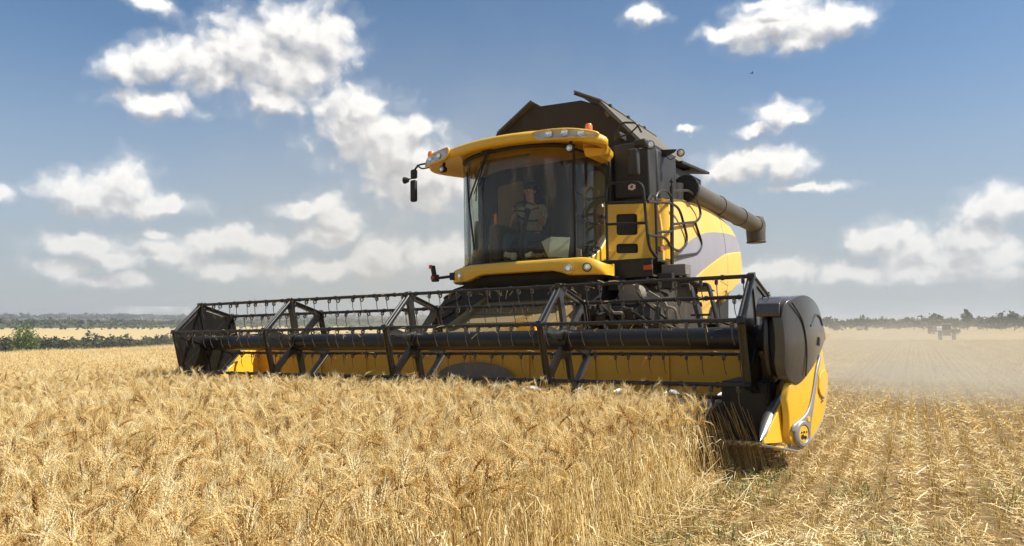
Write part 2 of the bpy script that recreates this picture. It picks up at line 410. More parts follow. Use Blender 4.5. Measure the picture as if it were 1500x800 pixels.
# ------------------------------------------------------------------ terrain
cTH, sTH = math.cos(TH), math.sin(TH)
def local_xy(X, Y):
    """position on the ground in the harvester's own axes"""
    dx = X - T0.x; dy = Y - T0.y
    return cTH * dx + sTH * dy, -sTH * dx + cTH * dy
def sstep(a, b, x):
    t = np.clip((x - a) / (b - a), 0, 1); return t * t * (3 - 2 * t)
def left_weight(X, Y):
    a = np.arctan2(X, Y)
    w_ = 1 - sstep(-0.10, 0.28, a)
    return w_ * (1 - sstep(1.7, 2.6, np.abs(a)))
def ground(X, Y):
    X = np.asarray(X, float); Y = np.asarray(Y, float)
    lx, _ = local_xy(X, Y); d = np.hypot(X, Y); a = np.arctan2(X, Y)
    plane = 0.02 * 70 * np.tanh(lx / 70)
    dc = np.clip(29 + (a + .60) * 72, 22, 64)
    pc = 0.02 * 70 * np.tanh((cTH * (np.sin(a) * dc - T0.x) + sTH * (np.cos(a) * dc - T0.y)) / 70)
    far = np.interp(d, [85, 125, 220, 300, 450, 900, 1500, 2200, 3200, 7000], [-6.0, -7.9, -9.8, -9.9, -5.6, -3.9, 4.5, 7, 15, 22])
    t = np.clip((d - dc) / np.maximum(85 - dc, 1), 0, 1)
    tl = t ** 1.12
    zl = np.where(d < dc, plane, pc * (1 - tl) + far * tl)
    zl = np.where(d > 85, far, zl)
    tr = np.clip((d - 30) / 80, 0, 1)
    rfar = np.interp(d, [0, 30, 60, 90, 135, 250, 500, 1500, 7000], [0, -.05, -.35, -.85, -1.50, -2.2, -3.0, -8, -8])
    zr = plane * (1 - tr) + rfar * tr
    wl = left_weight(X, Y)
    z = zl * wl + zr * (1 - wl)
    und = 0.03 * np.sin(X * .21 + 1.3) * np.sin(Y * .17) * sstep(12, 30, d) + 0.8 * np.sin(X * .011 + .5) * np.sin(Y * .0043 + 1) * sstep(250, 900, d) * wl
    return z + und
def gz(x, y): return float(ground(x, y))
ROW = R(28.6)            # direction of the drill rows, measured from +Y towards +X

def np_mesh(name, V, F, attrs=None, mat=None, smooth=False):
    """V (n,3), F list of arrays (m,k) -> mesh"""
    me = bpy.data.meshes.new(name)
    V = np.asarray(V, np.float32)
    Fs = F if isinstance(F, list) else [F]
    Fs = [np.asarray(f, np.int32) for f in Fs if len(f)]
    me.vertices.add(len(V)); me.vertices.foreach_set('co', V.ravel())
    nl = sum(f.size for f in Fs); npoly = sum(len(f) for f in Fs)
    me.loops.add(nl); me.polygons.add(npoly)
    me.loops.foreach_set('vertex_index', np.concatenate([f.ravel() for f in Fs]))
    ls = []; o = 0
    for f in Fs:
        ls.append(o + np.arange(len(f)) * f.shape[1]); o += f.size
    me.polygons.foreach_set('loop_start', np.concatenate(ls).astype(np.int32))
    if smooth: me.polygons.foreach_set('use_smooth', np.ones(npoly, bool))
    me.update(calc_edges=True); me.validate()
    for k, a in (attrs or {}).items():
        at = me.attributes.new(k, 'FLOAT', 'POINT'); at.data.foreach_set('value', np.asarray(a, np.float32))
    if mat: me.materials.append(M[mat] if isinstance(mat, str) else mat)
    return me
def link(name, me, kind=None):
    o = bpy.data.objects.new(name, me); COL.objects.link(o)
    if kind: o['kind'] = kind
    return o

# ground material ----------------------------------------------------------
m, q = new_mat('field_ground')
pos = q.new('ShaderNodeNewGeometry').outputs['Position']
sx = q.new('ShaderNodeSeparateXYZ'); q.l.new(pos, sx.inputs[0])
dist = q.vmath('LENGTH', q.vmath('MULTIPLY', pos, (1, 1, 0)))
across = q.math('ADD', q.math('MULTIPLY', sx.outputs[0], math.cos(ROW)), q.math('MULTIPLY', sx.outputs[1], -math.sin(ROW)))
along = q.math('ADD', q.math('MULTIPLY', sx.outputs[0], math.sin(ROW)), q.math('MULTIPLY', sx.outputs[1], math.cos(ROW)))
cv = q.new('ShaderNodeCombineXYZ'); q.l.new(across, cv.inputs[0]); q.l.new(q.math('MULTIPLY', along, 0.06), cv.inputs[1])
n_f = q.noise(pos, 9, 5, 0.7); n_m = q.noise(pos, 1.1, 4, 0.6)
streak = q.noise(cv.outputs[0], 1.6, 4, 0.65); streak2 = q.noise(cv.outputs[0], 0.22, 3, 0.5)
soil = q.mix(n_f, (0.12, 0.075, 0.035), (0.34, 0.23, 0.10))
stub = q.mix(q.maprange(streak, 0.38, 0.62), (0.30, 0.205, 0.095), (0.56, 0.42, 0.215))
stub = q.mix(q.maprange(n_f, 0.3, 0.7, 0, 0.5), stub, (0.50, 0.38, 0.20))
stub = q.mix(q.maprange(streak2, 0.52, 0.62, 0, .45), stub, (0.26, 0.18, 0.09))
near = q.maprange(dist, 12, 45, 0, 1, True)
col = q.mix(near, soil, stub)
# left: fields and scrub beyond the crest
zone = q.new('ShaderNodeAttribute', attribute_name='valley')
dn = q.math('ADD', dist, q.math('MULTIPLY', q.math('SUBTRACT', q.noise(pos, 0.006, 4, 0.6), 0.5), 160))
ds = q.math('DIVIDE', dn, 4000)
vn = q.noise(pos, 0.05, 5, 0.65)
green = q.mix(vn, (0.10, 0.10, 0.045), (0.21, 0.18, 0.085))
tan = q.mix(q.noise(q.vmath('MULTIPLY', pos, (.3, 2, 1)), 0.02, 3, 0.5), (0.56, 0.42, 0.20), (0.47, 0.36, 0.18))
far_green = q.mix(vn, (0.045, 0.065, 0.03), (0.10, 0.11, 0.05))
bands = q.ramp(ds, [(0.0, 0.0), (0.085, 0.0), (0.090, 1.0), (0.228, 1.0), (0.232, 0.0), (0.36, 0.0), (0.365, .8), (0.385, .8), (0.39, 0)], 'LINEAR')
ispast = q.maprange(dn, 900, 930, 0, 1)
left = q.mix(bands, q.mix(ispast, green, far_green), tan)
lf = q.math('MULTIPLY', zone.outputs['Fac'], q.maprange(dist, 55, 80, 0, 1))
col = q.mix(lf, col, left)
bn = q.new('ShaderNodeBump'); bn.inputs['Strength'].default_value = 0.5; bn.inputs['Distance'].default_value = 0.05
q.l.new(q.noise(pos, 26, 4, 0.7), bn.inputs['Height'])
p = principled(q, Base_Color=col, Roughness=0.95); p.inputs['Specular IOR Level'].default_value = 0.1; q.l.new(bn.outputs[0], p.inputs['Normal'])
M['ground'] = finish(m, q, p)
rad = np.concatenate([[0.0], np.geomspace(0.6, 7000, 150)])
azs = np.unique(np.concatenate([np.linspace(-PI, PI, 97)[:-1], np.linspace(-.9, .9, 181)]))
nA = len(azs)
GX = np.outer(rad[1:], np.sin(azs)); GY = np.outer(rad[1:], np.cos(azs)); GZ = ground(GX, GY)
V = np.vstack([[[0, 0, gz(0, 0)]], np.stack([GX, GY, GZ], -1).reshape(-1, 3)])
nR = len(rad) - 1
I, J = np.meshgrid(np.arange(nR - 1), np.arange(nA), indexing='ij'); J2 = (J + 1) % nA
quads = np.stack([1 + I * nA + J, 1 + (I + 1) * nA + J, 1 + (I + 1) * nA + J2, 1 + I * nA + J2], -1).reshape(-1, 4)[:, ::-1]
tris = np.stack([np.zeros(nA, int), 1 + (np.arange(nA) + 1) % nA, 1 + np.arange(nA)], -1)
me = np_mesh('ground', V, [quads, tris], {'valley': left_weight(V[:, 0], V[:, 1])}, 'ground', True)
link('ground', me, 'structure')

# ------------------------------------------------------------------ foliage
def leaf_mat(name, c1, c2, c3):
    m, q = new_mat(name)
    at = q.new('ShaderNodeAttribute', attribute_name='tone')
    oi = q.new('ShaderNodeObjectInfo')
    col = q.ramp(at.outputs['Fac'], [(0, c1), (.55, c2), (1, c3)])
    d = principled(q, Base_Color=col, Roughness=0.7); d.inputs['Specular IOR Level'].default_value = .25
    tl = q.new('ShaderNodeBsdfTranslucent'); q.l.new(col, tl.inputs[0])
    mx = q.new('ShaderNodeMixShader'); mx.inputs[0].default_value = .25
    q.l.new(d.outputs[0], mx.inputs[1]); q.l.new(tl.outputs[0], mx.inputs[2])
    return finish(m, q, mx.outputs[0])
M['leaf'] = leaf_mat('tree_leaves', (0.035, 0.055, 0.015), (0.075, 0.105, 0.030), (0.14, 0.17, 0.05))
M['leaf_light'] = leaf_mat('light_tree_leaves', (0.07, 0.11, 0.03), (0.14, 0.18, 0.06), (0.24, 0.26, 0.10))
M['leaf_dull'] = leaf_mat('dull_far_leaves', (0.045, 0.055, 0.028), (0.085, 0.092, 0.048), (0.14, 0.14, 0.07))
M['bark'] = dusty('bark', (0.10, 0.075, 0.05), 0.9, 0.1, scale=3)
def leaves(rs, c, rx, rz, nclump, per, size):
    """leaf-sized quads gathered in clumps through an uneven crown"""
    cc = rs.normal(size=(nclump, 3)); cc /= np.linalg.norm(cc, axis=1)[:, None]
    cc *= (rs.uniform(.25, 1, nclump) ** .5)[:, None]
    cc[:, 2] = np.where(cc[:, 2] < -.5, -cc[:, 2] * .5, cc[:, 2])
    lump = 1 + .22 * np.sin(cc[:, :1] * 5 + rs.uniform(0, 6)) * np.cos(cc[:, 1:2] * 4 + rs.uniform(0, 6))
    ctr = np.array(c) + cc * lump * np.array([rx, rx, rz])
    tone = np.repeat(np.clip(rs.normal(.5, .22, nclump), 0, 1), per)
    P = np.repeat(ctr, per, 0) + rs.normal(size=(nclump * per, 3)) * np.array([rx, rx, rz]) * .15
    n = len(P)
    a = rs.normal(size=(n, 3)); a /= np.linalg.norm(a, axis=1)[:, None]
    b = np.cross(a, rs.normal(size=(n, 3))); b /= np.linalg.norm(b, axis=1)[:, None]
    s = rs.uniform(.6, 1.3, n)[:, None] * size
    V = np.stack([P - a * s, P - b * s * .5, P + a * s, P + b * s * .5], 1).reshape(-1, 3)
    tone = np.clip(tone + rs.normal(0, .1, n), 0, 1)
    return V, np.arange(n * 4).reshape(-1, 4), np.repeat(tone, 4)
def join(parts):
    V = []; F = []; T = []; o = 0
    for v, f, t in parts: V.append(v); F.append(f + o); T.append(t); o += len(v)
    return np.vstack(V), np.vstack(F), np.concatenate(T)
rs = np.random.RandomState(11)
def polar(a, d): return d * math.sin(a), d * math.cos(a)
def tree(name_, a, d, h, w_, label, mat='leaf', group=None, seed=0, ncl=70, per=16, size=.3, low=.18):
    r = np.random.RandomState(seed); x, y = polar(a, d); z = gz(x, y)
    t = empty(name_, (x, y, z)); thing(t, label, 'tree', group)
    m = MB(); m.tube(spline([(0, 0, -.3), (.02 * w_, 0, h * .25), (-.03 * w_, .02, h * .55), (0, 0, h * .85)], 4), [h * .030 * (1 - .06 * i) for i in range(13)], 8)
    for i in range(6):
        an = i * 1.05 + seed; m.tube([(0, 0, h * (.22 + .08 * i)), (math.cos(an) * w_ * .22, math.sin(an) * w_ * .22, h * (.38 + .08 * i)), (math.cos(an) * w_ * .38, math.sin(an) * w_ * .38, h * (.46 + .08 * i))], [h * .014, h * .009, h * .004], 6)
    m.build('trunk', 'bark', t)
    V, F, T = leaves(r, (0, 0, h * (low + (1 - low) * .5)), w_ * .45, h * (1 - low) * .47, ncl, per, size)
    c = bpy.data.objects.new('crown', np_mesh('crown', V, F, {'tone': T}, mat)); COL.objects.link(c); c.parent = t
    return t
def belt(name, label, a0, a1, d0, d1, h, w_, n, mat, seed, ncl=9, per=9, size=.9):
    r = np.random.RandomState(seed); parts = []
    for i in range(n):
        a = a0 + (a1 - a0) * (i + r.uniform(-.4, .4)) / n; d = r.uniform(d0, d1)
        x, y = polar(a, d); hh = h * r.uniform(.75, 1.2); z = gz(x, y)
        parts.append(leaves(r, (x, y, z + hh * .48), w_ * r.uniform(.4, .65), hh * .46, ncl, per, size))
    V, F, T = join(parts)
    o = link(name, np_mesh(name, V, F, {'tone': T}, mat), 'stuff')
    thing(o, label, 'trees'); return o
# left valley
tree('deciduous_tree', -.582, 148, 9.4, 5.2, 'lone light green tree rising in front of the dark tree belt at the far left', 'leaf_light', seed=3, ncl=130, per=22, size=.17)
belt('tree_belt', 'long dark green belt of trees in the valley behind the wheat at left', -.74, -.02, 285, 315, 6.2, 6.5, 190, 'leaf_dull', 5, 14, 18, .6)
belt('scrub', 'olive bushes at the foot of the dark tree belt at left', -.74, -.1, 200, 262, 2.4, 7, 60, 'leaf', 6, 8, 12, .4)
belt('hedgerow', 'thin dotted hedge line between the two tan fields at left', -.74, -.05, 690, 720, 4.0, 9, 62, 'leaf_dull', 7, 6, 8, 1.0)
belt('far_tree_belt', 'grey-green far wood along the horizon at left', -.8, -.0, 2400, 3100, 17, 80, 130, 'leaf_dull', 8, 8, 10, 7)
belt('far_tree_belt', 'dull green belt above the upper tan field at left', -.8, -.0, 1000, 1120, 8, 26, 130, 'leaf_dull', 9, 7, 10, 2.2)
# right belt
belt('tree_belt', 'hazy green wood closing the stubble field on the right', .16, .80, 505, 560, 7.8, 11, 190, 'leaf_dull', 12, 12, 12, 1.0)
spec = [(.521, 500, 10.6, 9, 'tall rounded tree sticking out of the wood above the tractor'),
        (.552, 498, 10.9, 6, 'slim tree with umbrella top right of the tractor'),
        (.571, 492, 8.6, 9, 'pale green broad tree in the wood left of the darker ones'),
        (.585, 490, 9.6, 10, 'dark broad tree at the right, lower shoulder of the wood'),
        (.597, 488, 10.8, 8, 'pointed dark tree, tallest of the clump at right'),
        (.607, 486, 8.8, 9, 'dark round tree just left of the frame edge'),
        (.617, 470, 12.8, 7, 'tall thin tree cut by the right frame edge')]
for i, (a, d, h, w_, lb) in enumerate(spec):
    tree('deciduous_tree', a, d, h, w_, lb, 'leaf', 'trees standing out of the right hand wood', 20 + i, 26, 14, .75, .1)

# ------------------------------------------------------------------ far vehicles
def bx(m, x, y, z, dx, dy, dz): return m.box((x, y, z), (dx, dy, dz))
def wheel_disc(t, x, y, r, wd, name='wheel'):
    o = MB().lathe([(r * .5, -wd / 2), (r, -wd / 2), (r, wd / 2), (r * .5, wd / 2)], (x, y, r), (1, 0, 0), 16).build(name, 'rubber', t)
    MB().lathe([(0, 0), (r * .55, 0), (r * .5, wd * .6), (0, wd * .6)], (x, y - 0, r), (1 if x > 0 else -1, 0, 0), 12).build('rim', 'white_dull', o)
def face_cam(name, a, d, label, cat, yaw=0, group=None):
    x, y = polar(a, d); t = empty(name, (x, y, gz(x, y))); t.rotation_euler = (0, 0, -a + yaw); return thing(t, label, cat, group)
M['brown_red'] = dusty('dusty_dark_red', (0.11, 0.03, 0.022), .6, .25)
t = face_cam('distant_tractor', .5315, 135, 'dark red tractor coming head on across the stubble at right', 'tractor')
m = MB(); bx(m, 0, .1, 1.10, 1.15, 1.7, .85); m.build('bonnet', 'brown_red', t, bevel=.06)
m = MB(); bx(m, 0, .8, 1.55, 1.3, 1.2, .75); m.hexa([(-.65, .3, 1.9), (.65, .3, 1.9), (.65, 1.5, 1.9), (-.65, 1.5, 1.9)], [(-.55, .4, 2.45), (.55, .4, 2.45), (.55, 1.4, 2.45), (-.55, 1.4, 2.45)])
o = m.build('cab', 'dark', t); MB().box((0, .9, 2.5), (1.25, 1.2, .12)).build('roof', 'white_dull', o, bevel=.03)
m = MB(); bx(m, 0, -.78, 1.0, .5, .04, .4); m.build('grille', 'dark', t)
for s in (-1, 1):
    wheel_disc(t, s * .98, 1.0, .78, .42); wheel_disc(t, s * .80, -.45, .50, .30)
    m = MB(); bx(m, s * .30, -.80, 1.2, .12, .03, .1); m.build('headlight', 'lens', t)
    m = MB(); bx(m, s * .98, .9, 1.78, .5, 1.0, .06); m.build('mudguard', 'brown_red', t, bevel=.01)
def truck(a, d, label, yaw, body, cabm, sc=1.0, grp=None):
    t = face_cam('distant_truck', a, d, label, 'truck', yaw, grp); t.scale = (sc,) * 3
    m = MB(); m.hexa([(-1.1, -1.0, .7), (1.1, -1.0, .7), (1.1, .6, .7), (-1.1, .6, .7)], [(-1.0, -.8, 2.5), (1.0, -.8, 2.5), (1.0, .6, 2.5), (-1.0, .6, 2.5)])
    o = m.build('cab', cabm, t, bevel=.06); MB().box((0, -.93, 1.95), (1.7, .06, .6), Matrix.Rotation(-.1, 3, 'X')).build('windscreen', 'dark', o)
    m = MB(); bx(m, 0, 3.4, 1.75, 2.4, 5.2, 1.5); m.build('cargo_box', body, t, bevel=.03)
    m = MB(); bx(m, 0, 2.6, .8, .9, 6.6, .2); m.build('frame', 'dark', t)
    for y in (-.3, 3.6, 4.8):
        for s in (-1, 1): wheel_disc(t, s * 1.0, y, .5, .3)
    return t
truck(.517, 262, 'white topped truck standing behind the tractor in the dust', -.95, 'white_sticker', 'brown_red', .95)
truck(.5305, 255, 'low dark trailer truck right behind the red tractor', -1.2, 'dark', 'brown_red', .62)
truck(.420, 420, 'faint pale truck in the haze nearer to the harvester', 1.2, 'brown_red', 'white_dull', .8)
truck(.4465, 424, 'second faint truck in the haze, right of the pale one', 1.2, 'white_dull', 'brown_red', .8)
H = empty('combine_harvester'); H.matrix_world = HM
thing(H, 'big yellow combine harvester with black reel cutting the wheat', 'combine harvester')

# ---- reel -------------------------------------------------------
RR, PH = 0.509, 0.237
SPX = [-3.5, -1.822, -0.026, 1.76, 3.5]
def hexv(k, r=RR):
    a = PH + k * PI / 3
    return (-r * math.sin(a), 1.007 + r * math.cos(a))
reel = MB()
reel.tube([(-3.48, 0, 1.007), (3.48, 0, 1.007)], 0.092, 28)
for x in SPX:
    reel.tube([(x - 0.05, 0, 1.007), (x + 0.05, 0, 1.007)], 0.106, 28)
reel = reel.build('reel', 'black_tube', H, label='long black tube in the middle of the reel')
def tri_ring(m, P0, P1, P2, x, th, ins, rad):
    """a triangular plate with a rounded triangular hole, as real thickness"""
    P = [np.array(p) for p in (P0, P1, P2)]
    c = sum(P) / 3
    # inner triangle inset by ins from each edge
    lines = []
    for i in range(3):
        a, b = P[i], P[(i + 1) % 3]
        d = (b - a) / np.linalg.norm(b - a); n = np.array([-d[1], d[0]])
        if np.dot(c - a, n) < 0: n = -n
        lines.append((a + n * ins[i], d))
    def inter(l1, l2):
        A = np.array([l1[1], -l2[1]]).T; t = np.linalg.solve(A, l2[0] - l1[0]); return l1[0] + l1[1] * t[0]
    I = [inter(lines[2], lines[0]), inter(lines[0], lines[1]), inter(lines[1], lines[2])]
    inner = []; outer = []
    for i in range(3):
        p = Vector((*I[i], 0)); a = Vector((*I[i - 1], 0)) - p; b = Vector((*I[(i + 1) % 3], 0)) - p
        rr = min(rad[i], a.length * .45, b.length * .45)
        p0 = p + a.normalized() * rr; p1 = p + b.normalized() * rr
        for k in range(5):
            t = k / 4; q = p0 * (1 - t) ** 2 + p * 2 * t * (1 - t) + p1 * t * t
            inner.append((q.x, q.y)); outer.append(tuple(P[i]))
    n = len(inner)
    vs = []
    for xx in (x - th / 2, x + th / 2):
        vs += [(xx, *p) for p in outer] + [(xx, *p) for p in inner]
    fs = []
    for k in range(n):
        j = (k + 1) % n
        fs.append((k, j, n + j, n + k)); fs.append((2 * n + k, 3 * n + k, 3 * n + j, 2 * n + j))
        fs.append((n + k, n + j, 3 * n + j, 3 * n + k)); fs.append((k, 2 * n + k, 2 * n + j, j))
    m.add(vs, fs)
    return inner
for si, x in enumerate(SPX):
    m = MB(); fill = MB(); rail = MB()
    for k in range(6):
        inner = tri_ring(m, (0, 1.007), hexv(k), hexv(k + 1), x, 0.035, (0.036, 0.040, 0.036), (0.05, 0.07, 0.07) if (k % 2) else (0.16, 0.06, 0.06))
        # channel section on the rim
        a, b = np.array(hexv(k)), np.array(hexv(k + 1)); d = (b - a)
        for off in (-0.021, 0.021):
            MB().tube([(x + off, *(a + d * 0.05)), (x + off, *(b - d * 0.05))], 0.011, 6).build('rim_channel', 'black', reel)
        c = a * 0.52 + np.array((0, 1.007)) * 0.48
        if si in (0, 4):
            p = f2([(hexv(k, .45)), (hexv(k + 1, .45)), (hexv(k + .5, .06))], 0.05)
            MB().prism(p, 0, x - 0.006, x + 0.006).build('end_plate', 'black', reel, bevel=.003)
    hub = MB()
    for k in range(6):
        y, z = hexv(k); MB().box((x, y, z), (0.058, 0.052, 0.052), Matrix.Rotation(PH + k * PI / 3, 3, 'X')).build('corner_block', 'black', reel, bevel=.004)
        hub.lathe([(0.0, 0), (0.014, 0.001), (0.014, 0.014), (0.0, 0.016)], (x - 0.03, y, z), (-1, 0, 0), 8)
        hub.lathe([(0.0, 0), (0.009, 0.001), (0.009, 0.010), (0.0, 0.012)], (x - 0.018, *hexv(k + .16, .42)), (-1, 0, 0), 8)
        hub.lathe([(0.0, 0), (0.009, 0.001), (0.009, 0.010), (0.0, 0.012)], (x - 0.018, *hexv(k - .16, .42)), (-1, 0, 0), 8)
    o = m.build('spider_frame', 'black', reel, weld=True)
    hub.build('bolt_set', 'steel', reel)['kind'] = 'stuff'
# drive ring at the right end and arms
for k in range(6):
    y, z = hexv(k)
    b = MB(); b.tube([(-3.5, y, z), (3.5, y, z)], 0.0175, 10)
    rr = random.Random(k)
    x = -3.4
    while x < 3.45:
        b.tube([(x - 0.012, y, z), (x + 0.012, y, z)], 0.023, 8); x += 0.29
    b.build('reel_bat', 'bat', reel)
# tine: a coil and a bent finger
tm = MB()
coil = [(0.0, -0.004 + 0.019 * math.cos(t), -0.024 + 0.019 * math.sin(t)) for t in [2 * PI * i / 12 for i in range(12)]]
tm.tube([(c[0] - 0.006, c[1], c[2]) for c in coil], 0.0048, 5, closed=True)
tm.tube([(c[0] + 0.006, c[1], c[2]) for c in coil], 0.0048, 5, closed=True)
tm.tube([(0.006, -0.022, -0.03), (0.007, -0.022, -0.08), (0.008, -0.020, -0.115), (0.012, -0.008, -0.150), (0.016, 0.006, -0.178)], [0.0042, 0.0042, 0.004, 0.0036, 0.003], 5)
tm.box((0, 0, -0.002), (0.022, 0.05, 0.012))
t0 = tm.build('tine', 'tine', reel)
tme = t0.data; first = True
rt = random.Random(5)
for k in range(6):
    y, z = hexv(k)
    for s in range(4):
        xs = np.linspace(SPX[s], SPX[s + 1], 11)[:-1] + 0.09
        for i, x in enumerate(xs):
            o = t0 if first else bpy.data.objects.new('tine', tme)
            if not first: COL.objects.link(o); o.parent = reel
            first = False
            o.location = (x + (0.02 if i % 2 else -0.02) + rt.uniform(-.006, .006), y - 0.002, z - 0.012)
            o.rotation_euler = (rt.uniform(-.03, .05), rt.uniform(-.03, .03), rt.uniform(-.25, .25))
# reel arms (outboard)
for x in (-3.60, 3.60):
    a = MB(); a.prism([(-0.10, 1.06), (1.15, 1.14), (1.15, 1.02), (-0.10, 0.93)], 0, x - 0.03, x + 0.03)
    a.box((x, 0, 1.0), (0.10, 0.16, 0.18))
    a.build('reel_arm', 'black', H, bevel=0.008)

# ---- header -------------------------------------------------------
hd = MB()
hd.prism([(0.93, 0.22), (0.97, 0.22), (0.97, 0.92), (0.93, 0.92)], 0, -3.62, 3.62)
hd.prism([(-0.22, 0.20), (0.15, 0.17), (0.93, 0.20), (0.93, 0.23), (0.15, 0.205), (-0.22, 0.225)], 0, -3.62, 3.62)
header = hd.build('header', 'yellow_dull', H)
MB().prism(f2([(0.90, 0.89), (1.05, 0.89), (1.05, 1.02), (0.90, 1.02)], 0.03), 0, -3.62, 3.62).build('top_beam', 'yellow_dull', header)
for i, x in enumerate(np.arange(-3.2, 3.5, 0.8)):
    MB().prism([(0.905, 0.26), (0.928, 0.26), (0.928, 0.88), (0.905, 0.88)], 0, x - 0.02, x + 0.02).build('stiffener', 'yellow_dull', header)
# right side sheet and left side sheet
MB().prism([(0.97, 1.0), (0.97, 0.22), (-0.25, 0.20), (-0.25, 0.28), (0.15, 0.72), (0.55, 1.0)], 0, 3.62, 3.65).build('side_sheet', 'yellow_dull', header, label='yellow sheet closing the right end of the header')
MB().prism([(0.97, 0.95), (0.97, 0.22), (-0.25, 0.20), (-0.25, 0.40), (0.55, 0.86)], 0, -3.66, -3.62).build('side_sheet', 'yellow', header)
ld = MB()
ld.hexa([(-3.62, 0.10, .22), (-3.62, 0.75, .22), (-3.50, 0.75, .22), (-3.40, 0.10, .22)], [(-3.62, 0.10, .52), (-3.62, 0.75, .90), (-3.55, 0.75, .90), (-3.46, 0.10, .56)])
ld.build('side_deflector', 'yellow', header, bevel=0.01)
# crop auger with left and right handed flights
MB().box((3.42, .36, .44), (.40, .96, .46)).build('shade_block', 'dark', header, bevel=.02)  # dark box added so the gap under the header reads as shade
MB().box((3.30, -.17, .225), (.66, .14, .055)).build('shade_plate', 'dark', header, bevel=.006)  # added dark plate, paints shade over the yellow table floor
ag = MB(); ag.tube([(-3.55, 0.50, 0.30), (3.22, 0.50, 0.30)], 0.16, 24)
auger = ag.build('crop_auger', 'tank', header)  # dark material in place of steel keeps the painted shade gap dark
fl = MB()
for sgn in (-1, 1):
    n = 150; vs = []; fs = []
    for i in range(n + 1):
        x = sgn * (3.2 - 2.6 * i / n); a = 2 * PI * 5.2 * i / n
        for r in (0.158, 0.235):
            vs.append((x, 0.50 + r * math.cos(a), 0.30 + r * math.sin(a)))
    for i in range(n): fs.append((2 * i, 2 * i + 2, 2 * i + 3, 2 * i + 1))
    fl.add(vs, fs)
fl.build('auger_flight', 'trim', auger, solid=0.006)
fg = MB()
rg = random.Random(2)
for i in range(26):
    x = -0.55 + 1.1 * (i / 25); a = rg.uniform(0, 6.28)
    fg.tube([(x, .5, .35), (x, .5 + .28 * math.cos(a), .35 + .26 * math.sin(a))], 0.008, 6)
fg.build('auger_finger', 'steel', auger)['kind'] = 'stuff'
# feeder mouth arch
arch = [(0.55 * math.cos(t) + 0.10, 0.55 + 0.20 * math.sin(t)) for t in np.linspace(0, PI, 20)] + [(-0.45, 0.25), (0.65, 0.25)]
MB().prism(arch, 1, 0.885, 0.90).build('feeder_mouth', 'grey_box', header, bevel=0.004, label='dusty grey arch round the feeder mouth')
for x in (-0.16, -0.05):
    MB().lathe([(0.0, 0), (0.03, 0.004), (0.03, 0.016), (0.018, 0.02), (0.0, 0.012)], (x, 0.878, 0.845), (0, -1, 0), 14).build('tie_ring', 'amber', header)
# knife with guards
kn = MB(); kn.box((0, -0.26, 0.215), (7.2, 0.06, 0.02))
for x in np.arange(-3.58, 3.6, 0.0762):
    kn.prism([(x - 0.014, -0.28), (x + 0.014, -0.28), (x, -0.40)], 2, 0.205, 0.222)
kn.build('knife_bar', 'steel', header)['kind'] = 'stuff'

# ---- right crop divider -----------------------------------------------
PLY = [-.46, -.40, -.28, -.12, .08, .35, .60]; PLX = [3.74, 3.785, 3.835, 3.885, 3.915, 3.925, 3.915]
PLS = spline(list(zip(PLY, PLX)), 6)
def planx(y): return float(np.interp(y, [p[0] for p in PLS], [p[1] for p in PLS]))
def wrap(m):
    m.v = [(x + planx(y), y, z) for x, y, z in m.v]; return m
def panel(ya, yb, lo, hi, off, thick, ny=26, nz=10, dish=0.0):
    """curved sheet following the plan line of the header end, between two outline curves"""
    lo_, hi_ = spline(lo, 5), spline(hi, 5)
    L = lambda y: float(np.interp(y, [p[0] for p in lo_], [p[1] for p in lo_])); U = lambda y: float(np.interp(y, [p[0] for p in hi_], [p[1] for p in hi_]))
    vs = []; fs = []
    for i in range(ny + 1):
        y = ya + (yb - ya) * i / ny; a, c = L(y), U(y)
        for j in range(nz + 1):
            u = j / nz; vs.append((planx(y) + off - dish * (2 * u - 1) ** 2 * 1.0, y, a + (c - a) * u))
    for i in range(ny):
        for j in range(nz):
            k = i * (nz + 1) + j; fs.append((k, k + nz + 1, k + nz + 2, k + 1))
    n0 = len(vs); m = MB()
    m.add(vs + [(x - thick, y, z) for x, y, z in vs], fs + [tuple(q + n0 for q in f[::-1]) for f in fs])
    rim = [i * (nz + 1) for i in range(ny + 1)] + [ny * (nz + 1) + j for j in range(1, nz + 1)] + [i * (nz + 1) + nz for i in range(ny - 1, -1, -1)] + [j for j in range(nz - 1, 0, -1)]
    m.f += [(rim[i], rim[(i + 1) % len(rim)], rim[(i + 1) % len(rim)] + n0, rim[i] + n0) for i in range(len(rim))]
    return m
div = panel(-.385, .60, [(-.385, .30), (-.35, .235), (-.24, .205), (-.04, .25), (.32, .37), (.52, .45), (.60, .52)], [(-.385, .56), (-.34, .66), (-.24, .72), (-.04, .85), (.27, .97), (.43, .90), (.60, .64)], 0, .05, dish=.012).build('crop_divider', 'yellow', H, bevel=.014, seg=3, label='bright yellow crop divider shell at the right end')
MB().tube([(planx(y) - .03, y, z) for y, z in spline([(-.35, .225), (-.24, .195), (-.04, .24), (.32, .36), (.52, .44), (.61, .53)], 5)], .018, 8).build('skid_edge', 'trim', div)
tl_ = spline([(-.375, .33), (-.35, .375), (-.22, .425), (-.13, .49), (-.04, .61), (.07, .77), (.20, .87)], 6)
tr2 = spline([(.225, .855), (.10, .73), (.00, .575), (-.07, .44), (-.11, .37), (-.14, .26)], 6)
n_ = min(len(tl_), len(tr2)); tA = [tl_[int(i * (len(tl_) - 1) / 23)] for i in range(24)]; tB = [tr2[::-1][int(i * (len(tr2) - 1) / 23)] for i in range(24)]
m = MB()
vs = []
for (a, c) in zip(tA, tB): vs += [(.004, *a), (.010, a[0] * .8 + c[0] * .2, a[1] * .8 + c[1] * .2), (.010, a[0] * .2 + c[0] * .8, a[1] * .2 + c[1] * .8), (.004, *c)]
